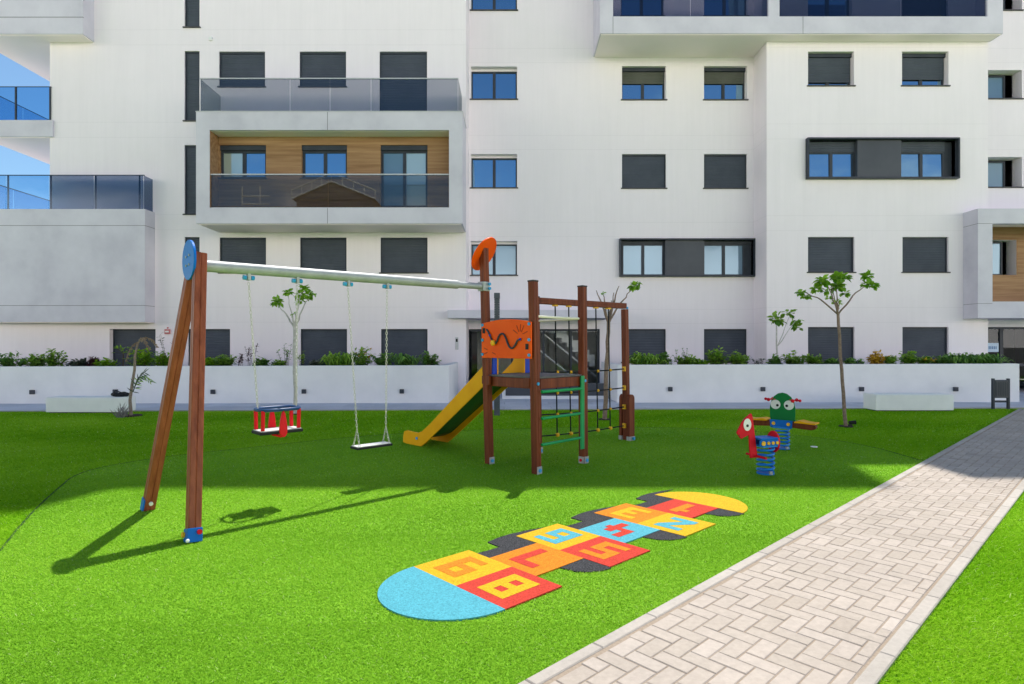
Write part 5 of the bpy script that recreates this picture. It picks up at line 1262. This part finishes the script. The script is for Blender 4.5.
SH = [
 (12, 34, 16, 'leaf_dark', 'dark green bush at the left end of the left planter', 'bush'),
 (36, 26, 14, 'leaf_mid', 'leafy bush between the dark bush and the tall one at far left', 'bush'),
 (56, 26, 21, 'leaf_mid', 'tallest round bush of the far left planter stretch', 'bush'),
 (78, 22, 7, 'leaf_grey', 'low grey green ground plant right of the tall far left bush', 'bush'),
 (94, 12, 8, 'leaf_red', 'low reddish plant left of the first ground floor window', 'bush'),
 (107, 26, 7, 'leaf_bright', 'low bright green plant under the first ground floor window', 'bush'),
 (123, 20, 18, 'leaf_mid', 'little fan palm before the first ground floor window', 'fan'),
 (142, 34, 19, 'leaf_bright', 'bright green bush behind the withered palm', 'bush'),
 (164, 26, 20, 'leaf_bright', 'light green bush left of the leaning swing leg', 'bush'),
 (170, 34, 36, 'leaf_grey', 'grey feathery plant rising toward the leaning swing leg', 'airy'),
 (207, 30, 9, 'leaf_bright', 'low yellow green plant right of the upright swing leg', 'bush'),
 (226, 24, 15, 'leaf_mid', 'small green bush under the second ground floor window', 'bush'),
 (240, 16, 12, 'leaf_red', 'small reddish bush left of the baby swing chains', 'airy'),
 (251, 18, 28, 'leaf_red', 'tall thin dark red shrub at the left baby swing chain', 'airy'),
 (261, 18, 9, 'leaf_dark', 'low dark plant between the two baby swing chains', 'bush'),
 (285, 22, 24, 'leaf_dark', 'thin dark shrub just left of the pale barked tree', 'airy'),
 (279, 12, 5, 'leaf_mid', 'tiny green plant left of the pale barked tree', 'bush'),
 (302, 14, 16, 'leaf_mid', 'small green sprig right of the pale barked tree', 'airy'),
 (318, 22, 6, 'leaf_grey', 'low plant under the third ground floor window', 'bush'),
 (340, 34, 18, 'leaf_mid', 'broad green bush left of the flat swing chains', 'strap'),
 (363, 26, 18, 'leaf_mid', 'green bush with yellow flowers between the flat swing chains', 'bush'),
 (384, 24, 13, 'leaf_dark', 'dark bush at the right flat swing chain', 'bush'),
 (406, 28, 16, 'leaf_dark', 'dark upright bush under the fourth ground floor window', 'strap'),
 (430, 26, 12, 'leaf_dark', 'dark bush at the right end of the left planter', 'bush'),
 (636, 22, 12, 'leaf_mid', 'low bush just right of the net post', 'bush'),
 (647, 28, 17, 'leaf_mid', 'arching green plant in the right planter near the net', 'strap'),
 (664, 16, 12, 'leaf_dark', 'dark bush before the right edge of the shuttered window by the net', 'bush'),
 (684, 28, 15, 'leaf_dark', 'dark bush between the two windows right of the net', 'airy'),
 (686, 24, 10, 'leaf_mid', 'low green bush below the wall between two windows', 'bush'),
 (700, 22, 5, 'leaf_bright', 'low yellow green plant left of the bushy window corner', 'bush'),
 (717, 34, 20, 'leaf_mid', 'tall bush before the shuttered window left of the corner', 'bush'),
 (738, 26, 14, 'leaf_mid', 'spreading bush near the inner corner of the facade', 'bush'),
 (757, 22, 7, 'leaf_grey', 'low sparse plant at the inner corner of the facade', 'airy'),
 (776, 20, 10, 'leaf_dark', 'low dark bush at the foot of the thin fig', 'bush'),
 (795, 26, 12, 'leaf_mid', 'green bush right of the thin fig', 'bush'),
 (815, 18, 11, 'leaf_mid', 'small bush under the left window of the right block', 'bush'),
 (832, 22, 5, 'leaf_dark', 'low ground plant just left of the leafy tree trunk', 'bush'),
 (854, 20, 5, 'leaf_dark', 'low ground plant just right of the leafy tree trunk', 'bush'),
 (876, 24, 13, 'leaf_yellow', 'bronze and yellow leaved bush above the right bench', 'bush'),
 (890, 22, 9, 'leaf_mid', 'green bush above the middle of the right bench', 'bush'),
 (908, 22, 14, 'leaf_mid', 'bush under the right window of the right block', 'bush'),
 (924, 20, 9, 'leaf_mid', 'bush with yellow flowers above the end of the right bench', 'bush'),
 (941, 20, 6, 'leaf_dark', 'low dark plant left of the glossy hedge clump', 'bush'),
 (962, 40, 17, 'leaf_dark', 'large glossy dark clump at the right end of the planter', 'strap'),
 (986, 40, 15, 'leaf_dark', 'dark arching clump in the last corner of the right planter', 'strap'),
]
for px, w_, h_, mt, lab, stl in SH:
    ex = None
    if 'yellow flowers' in lab: ex = (M['leaf_yellow'], 7)
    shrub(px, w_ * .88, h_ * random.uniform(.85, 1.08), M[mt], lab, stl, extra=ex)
# thin fig in the right planter
Yb = plY(7) + .75; x = gx(777, Yb); zz = hzR(x) - .09
fgt = thing('young_fig', (x, Yb, zz), 'thin young fig with big drooping leaves in the right planter', 'tree')
m = MB(); limb(m, (x, Yb, zz), (gx(776.5, Yb), Yb, gz(324, Yb)), .03, .018, .008, 6); m.build('trunk', M['bark_pale'], fgt, fgt, smooth=True)
for a, b_ in ((795, 320), (789, 316)):
    q = MB(); limb(q, (gx(777.5, Yb), Yb, gz(346, Yb)), (gx(a, Yb), Yb - .05, gz(b_, Yb)), .014, .008, .015, 5); q.build('branch', M['bark_pale'], fgt, fgt, smooth=True)
cr = MB()
for (px, py, r_, n) in ((775, 320, .14, 20), (780, 320, .10, 10), (789, 314, .13, 20), (797, 321, .10, 12), (798, 327, .07, 9)):
    clump(cr, (gx(px, Yb), Yb + random.uniform(-.1, .1), gz(py, Yb)), r_, n, .21, .15, -.7)
cr.build('crown', M['leaf_mid'], fgt, fgt)

# ------------------------------------------------------------------ facing building across the court (behind the camera, mirrored in the glass)
ob = thing('facing_building', (0, -24, 0), 'pale apartment block across the court, mirrored in the balcony glass', 'building')
m = MB(); m.box(-34, -7, -40, -24, 0, 15.6); m.box(-21.8, -14.2, -36, -23.98, 15.6, 16.3)
m.prism([(-22.2, 16.3), (-13.8, 16.3), (-18.2, 18.1)], (0, 0, 0), (1, 0, 0), (0, 0, 1), (0, 1, 0), -36.2, -23.9); m.build('wall', noise_mat('facing_render', (.085, .085, .11), (.12, .12, .15), scale=.5, rough=.85), ob, ob)
m = MB(); m.box(-6.5, 36, -44, -30, 0, 3.2); m.build('low_wall', noise_mat('facing_low_render', (.62, .60, .56), (.70, .68, .64), scale=.5, rough=.85), ob, ob)
m = MB()
for a, b_ in (((-22.2, 16.35), (-18.2, 18.1)), ((-18.2, 18.1), (-13.8, 16.35))):
    for dz in (0, .85): m.tube([(a[0], -23.8, a[1] + dz), (b_[0], -23.8, b_[1] + dz)], .07, 6)
    for q in (.0, .25, .5, .75, 1.0):
        xx = a[0] + (b_[0] - a[0]) * q; zz = a[1] + (b_[1] - a[1]) * q; m.tube([(xx, -23.8, zz), (xx, -23.8, zz + .85)], .06, 6)
for xx in (-27.2, -25.4): 
    m.tube([(xx, -23.8, 15.7), (xx, -23.8, 17.6)], .07, 6)
for zz in (15.8, 16.6): m.tube([(-27.2, -23.8, zz), (-24.4, -23.8, zz)], .07, 6)
m.build('roof_rail', M['white'], ob, ob)
for k in range(6):
    for j in range(4):
        xx = -28.5 + k * 3.4; z_ = 1.2 + j * 3.1
        MB().box(xx, xx + 1.5, -23.97, -23.93, z_, z_ + 1.4).build('window', M['frame'], ob, ob)

# ------------------------------------------------------------------ light, sky, camera
CLOUD = 6.0; FILL_LOW = 31.0  # clouds, and an added glowing band near the horizon that fills the shaded facade
SUN = Vector((.113, .484, 1.0)).normalized()
elev = math.asin(SUN.z); az = math.atan2(SUN.x, SUN.y)
w = bpy.data.worlds.new('World'); scene.world = w; w.use_nodes = True
nt = w.node_tree; bg_ = nt.nodes['Background']
sky = nt.nodes.new('ShaderNodeTexSky'); sky.sky_type = 'NISHITA'; sky.sun_disc = False
sky.sun_elevation = elev; sky.sun_rotation = az; sky.altitude = 50; sky.air_density = 1.0; sky.dust_density = 0.6; sky.ozone_density = 1.5
L = nt.links.new
tc = N(nt, 'ShaderNodeTexCoord'); sep = N(nt, 'ShaderNodeSeparateXYZ'); L(tc.outputs['Generated'], sep.inputs[0])
def mth(op, a, b=None):
    n = N(nt, 'ShaderNodeMath', operation=op)
    for k, q in enumerate((a, b)):
        if q is None: continue
        if isinstance(q, (int, float)): n.inputs[k].default_value = q
        else: L(q, n.inputs[k])
    return n.outputs[0]
zc_ = mth('ADD', mth('MAXIMUM', sep.outputs[2], 0.0), 0.22)
cmb = N(nt, 'ShaderNodeCombineXYZ'); L(mth('DIVIDE', sep.outputs[0], zc_), cmb.inputs[0]); L(mth('DIVIDE', sep.outputs[1], zc_), cmb.inputs[1])
cn = N(nt, 'ShaderNodeTexNoise', Scale=1.6, Detail=9, Roughness=0.58); L(cmb.outputs[0], cn.inputs['Vector'])
# cover by elevation: densest in the low bright band added as facade fill, thinning upward
ev = N(nt, 'ShaderNodeValToRGB'); el = ev.color_ramp.elements
el[0].position = 0.0; el[0].color = (.85, .85, .85, 1); el[1].position = 1.0; el[1].color = (.25, .25, .25, 1)
for p_, v_ in ((.14, .80), (.20, .52), (.30, .42), (.5, .36)):
    e = el.new(p_); e.color = (v_, v_, v_, 1)
L(sep.outputs[2], ev.inputs[0])
side = N(nt, 'ShaderNodeMapRange', interpolation_type='SMOOTHSTEP'); side.inputs['From Min'].default_value = .35; side.inputs['From Max'].default_value = -.25; L(sep.outputs[1], side.inputs['Value'])
sidew = N(nt, 'ShaderNodeMapRange'); sidew.inputs['To Min'].default_value = .35; sidew.inputs['To Max'].default_value = 0.0; L(side.outputs[0], sidew.inputs['Value'])
cov = mth('SUBTRACT', mth('ADD', cn.outputs['Fac'], mth('SUBTRACT', ev.outputs[0], .5)), sidew.outputs[0])
cm = N(nt, 'ShaderNodeMapRange', interpolation_type='SMOOTHSTEP'); cm.inputs['From Min'].default_value = .46; cm.inputs['From Max'].default_value = .66; L(cov, cm.inputs['Value'])
hs = N(nt, 'ShaderNodeVectorMath', operation='MULTIPLY'); hs.inputs[1].default_value = (.82, 1.0, 1.06); L(sky.outputs[0], hs.inputs[0])
cl = N(nt, 'ShaderNodeMix', data_type='RGBA'); L(cm.outputs[0], cl.inputs[0]); L(hs.outputs[0], cl.inputs[6]); cb = N(nt, 'ShaderNodeMapRange'); cb.inputs['From Min'].default_value = .13; cb.inputs['From Max'].default_value = .24; cb.inputs['To Min'].default_value = FILL_LOW; cb.inputs['To Max'].default_value = CLOUD; L(sep.outputs[2], cb.inputs['Value'])
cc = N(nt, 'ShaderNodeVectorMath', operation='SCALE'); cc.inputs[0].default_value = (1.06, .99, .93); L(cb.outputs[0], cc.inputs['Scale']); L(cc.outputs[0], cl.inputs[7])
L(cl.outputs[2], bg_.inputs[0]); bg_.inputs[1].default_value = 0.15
sd = bpy.data.lights.new('sun', 'SUN'); sd.energy = 6.0; sd.angle = math.radians(.53); sd.color = (1.0, .955, .88)
so = bpy.data.objects.new('sun', sd); COL.objects.link(so); so.rotation_euler = (-SUN).to_track_quat('-Z', 'Y').to_euler(); so.location = (20, 40, 60)
cd = bpy.data.cameras.new('camera'); cd.sensor_width = 36; cd.lens = 36 * F / 1024; cd.clip_end = 2000; cd.clip_start = .05
cd.shift_y = (HY - 342) / 1024
co = bpy.data.objects.new('camera', cd); COL.objects.link(co); co.location = (0, 0, EYE); co.rotation_euler = (math.radians(90), 0, 0)
scene.camera = co
scene.view_settings.view_transform = 'Standard'; scene.view_settings.look = 'None'; scene.view_settings.exposure = 0; scene.view_settings.gamma = 1
scene.render.engine = 'CYCLES'; scene.cycles.max_bounces = 10; scene.cycles.transparent_max_bounces = 24; scene.cycles.use_denoising = True
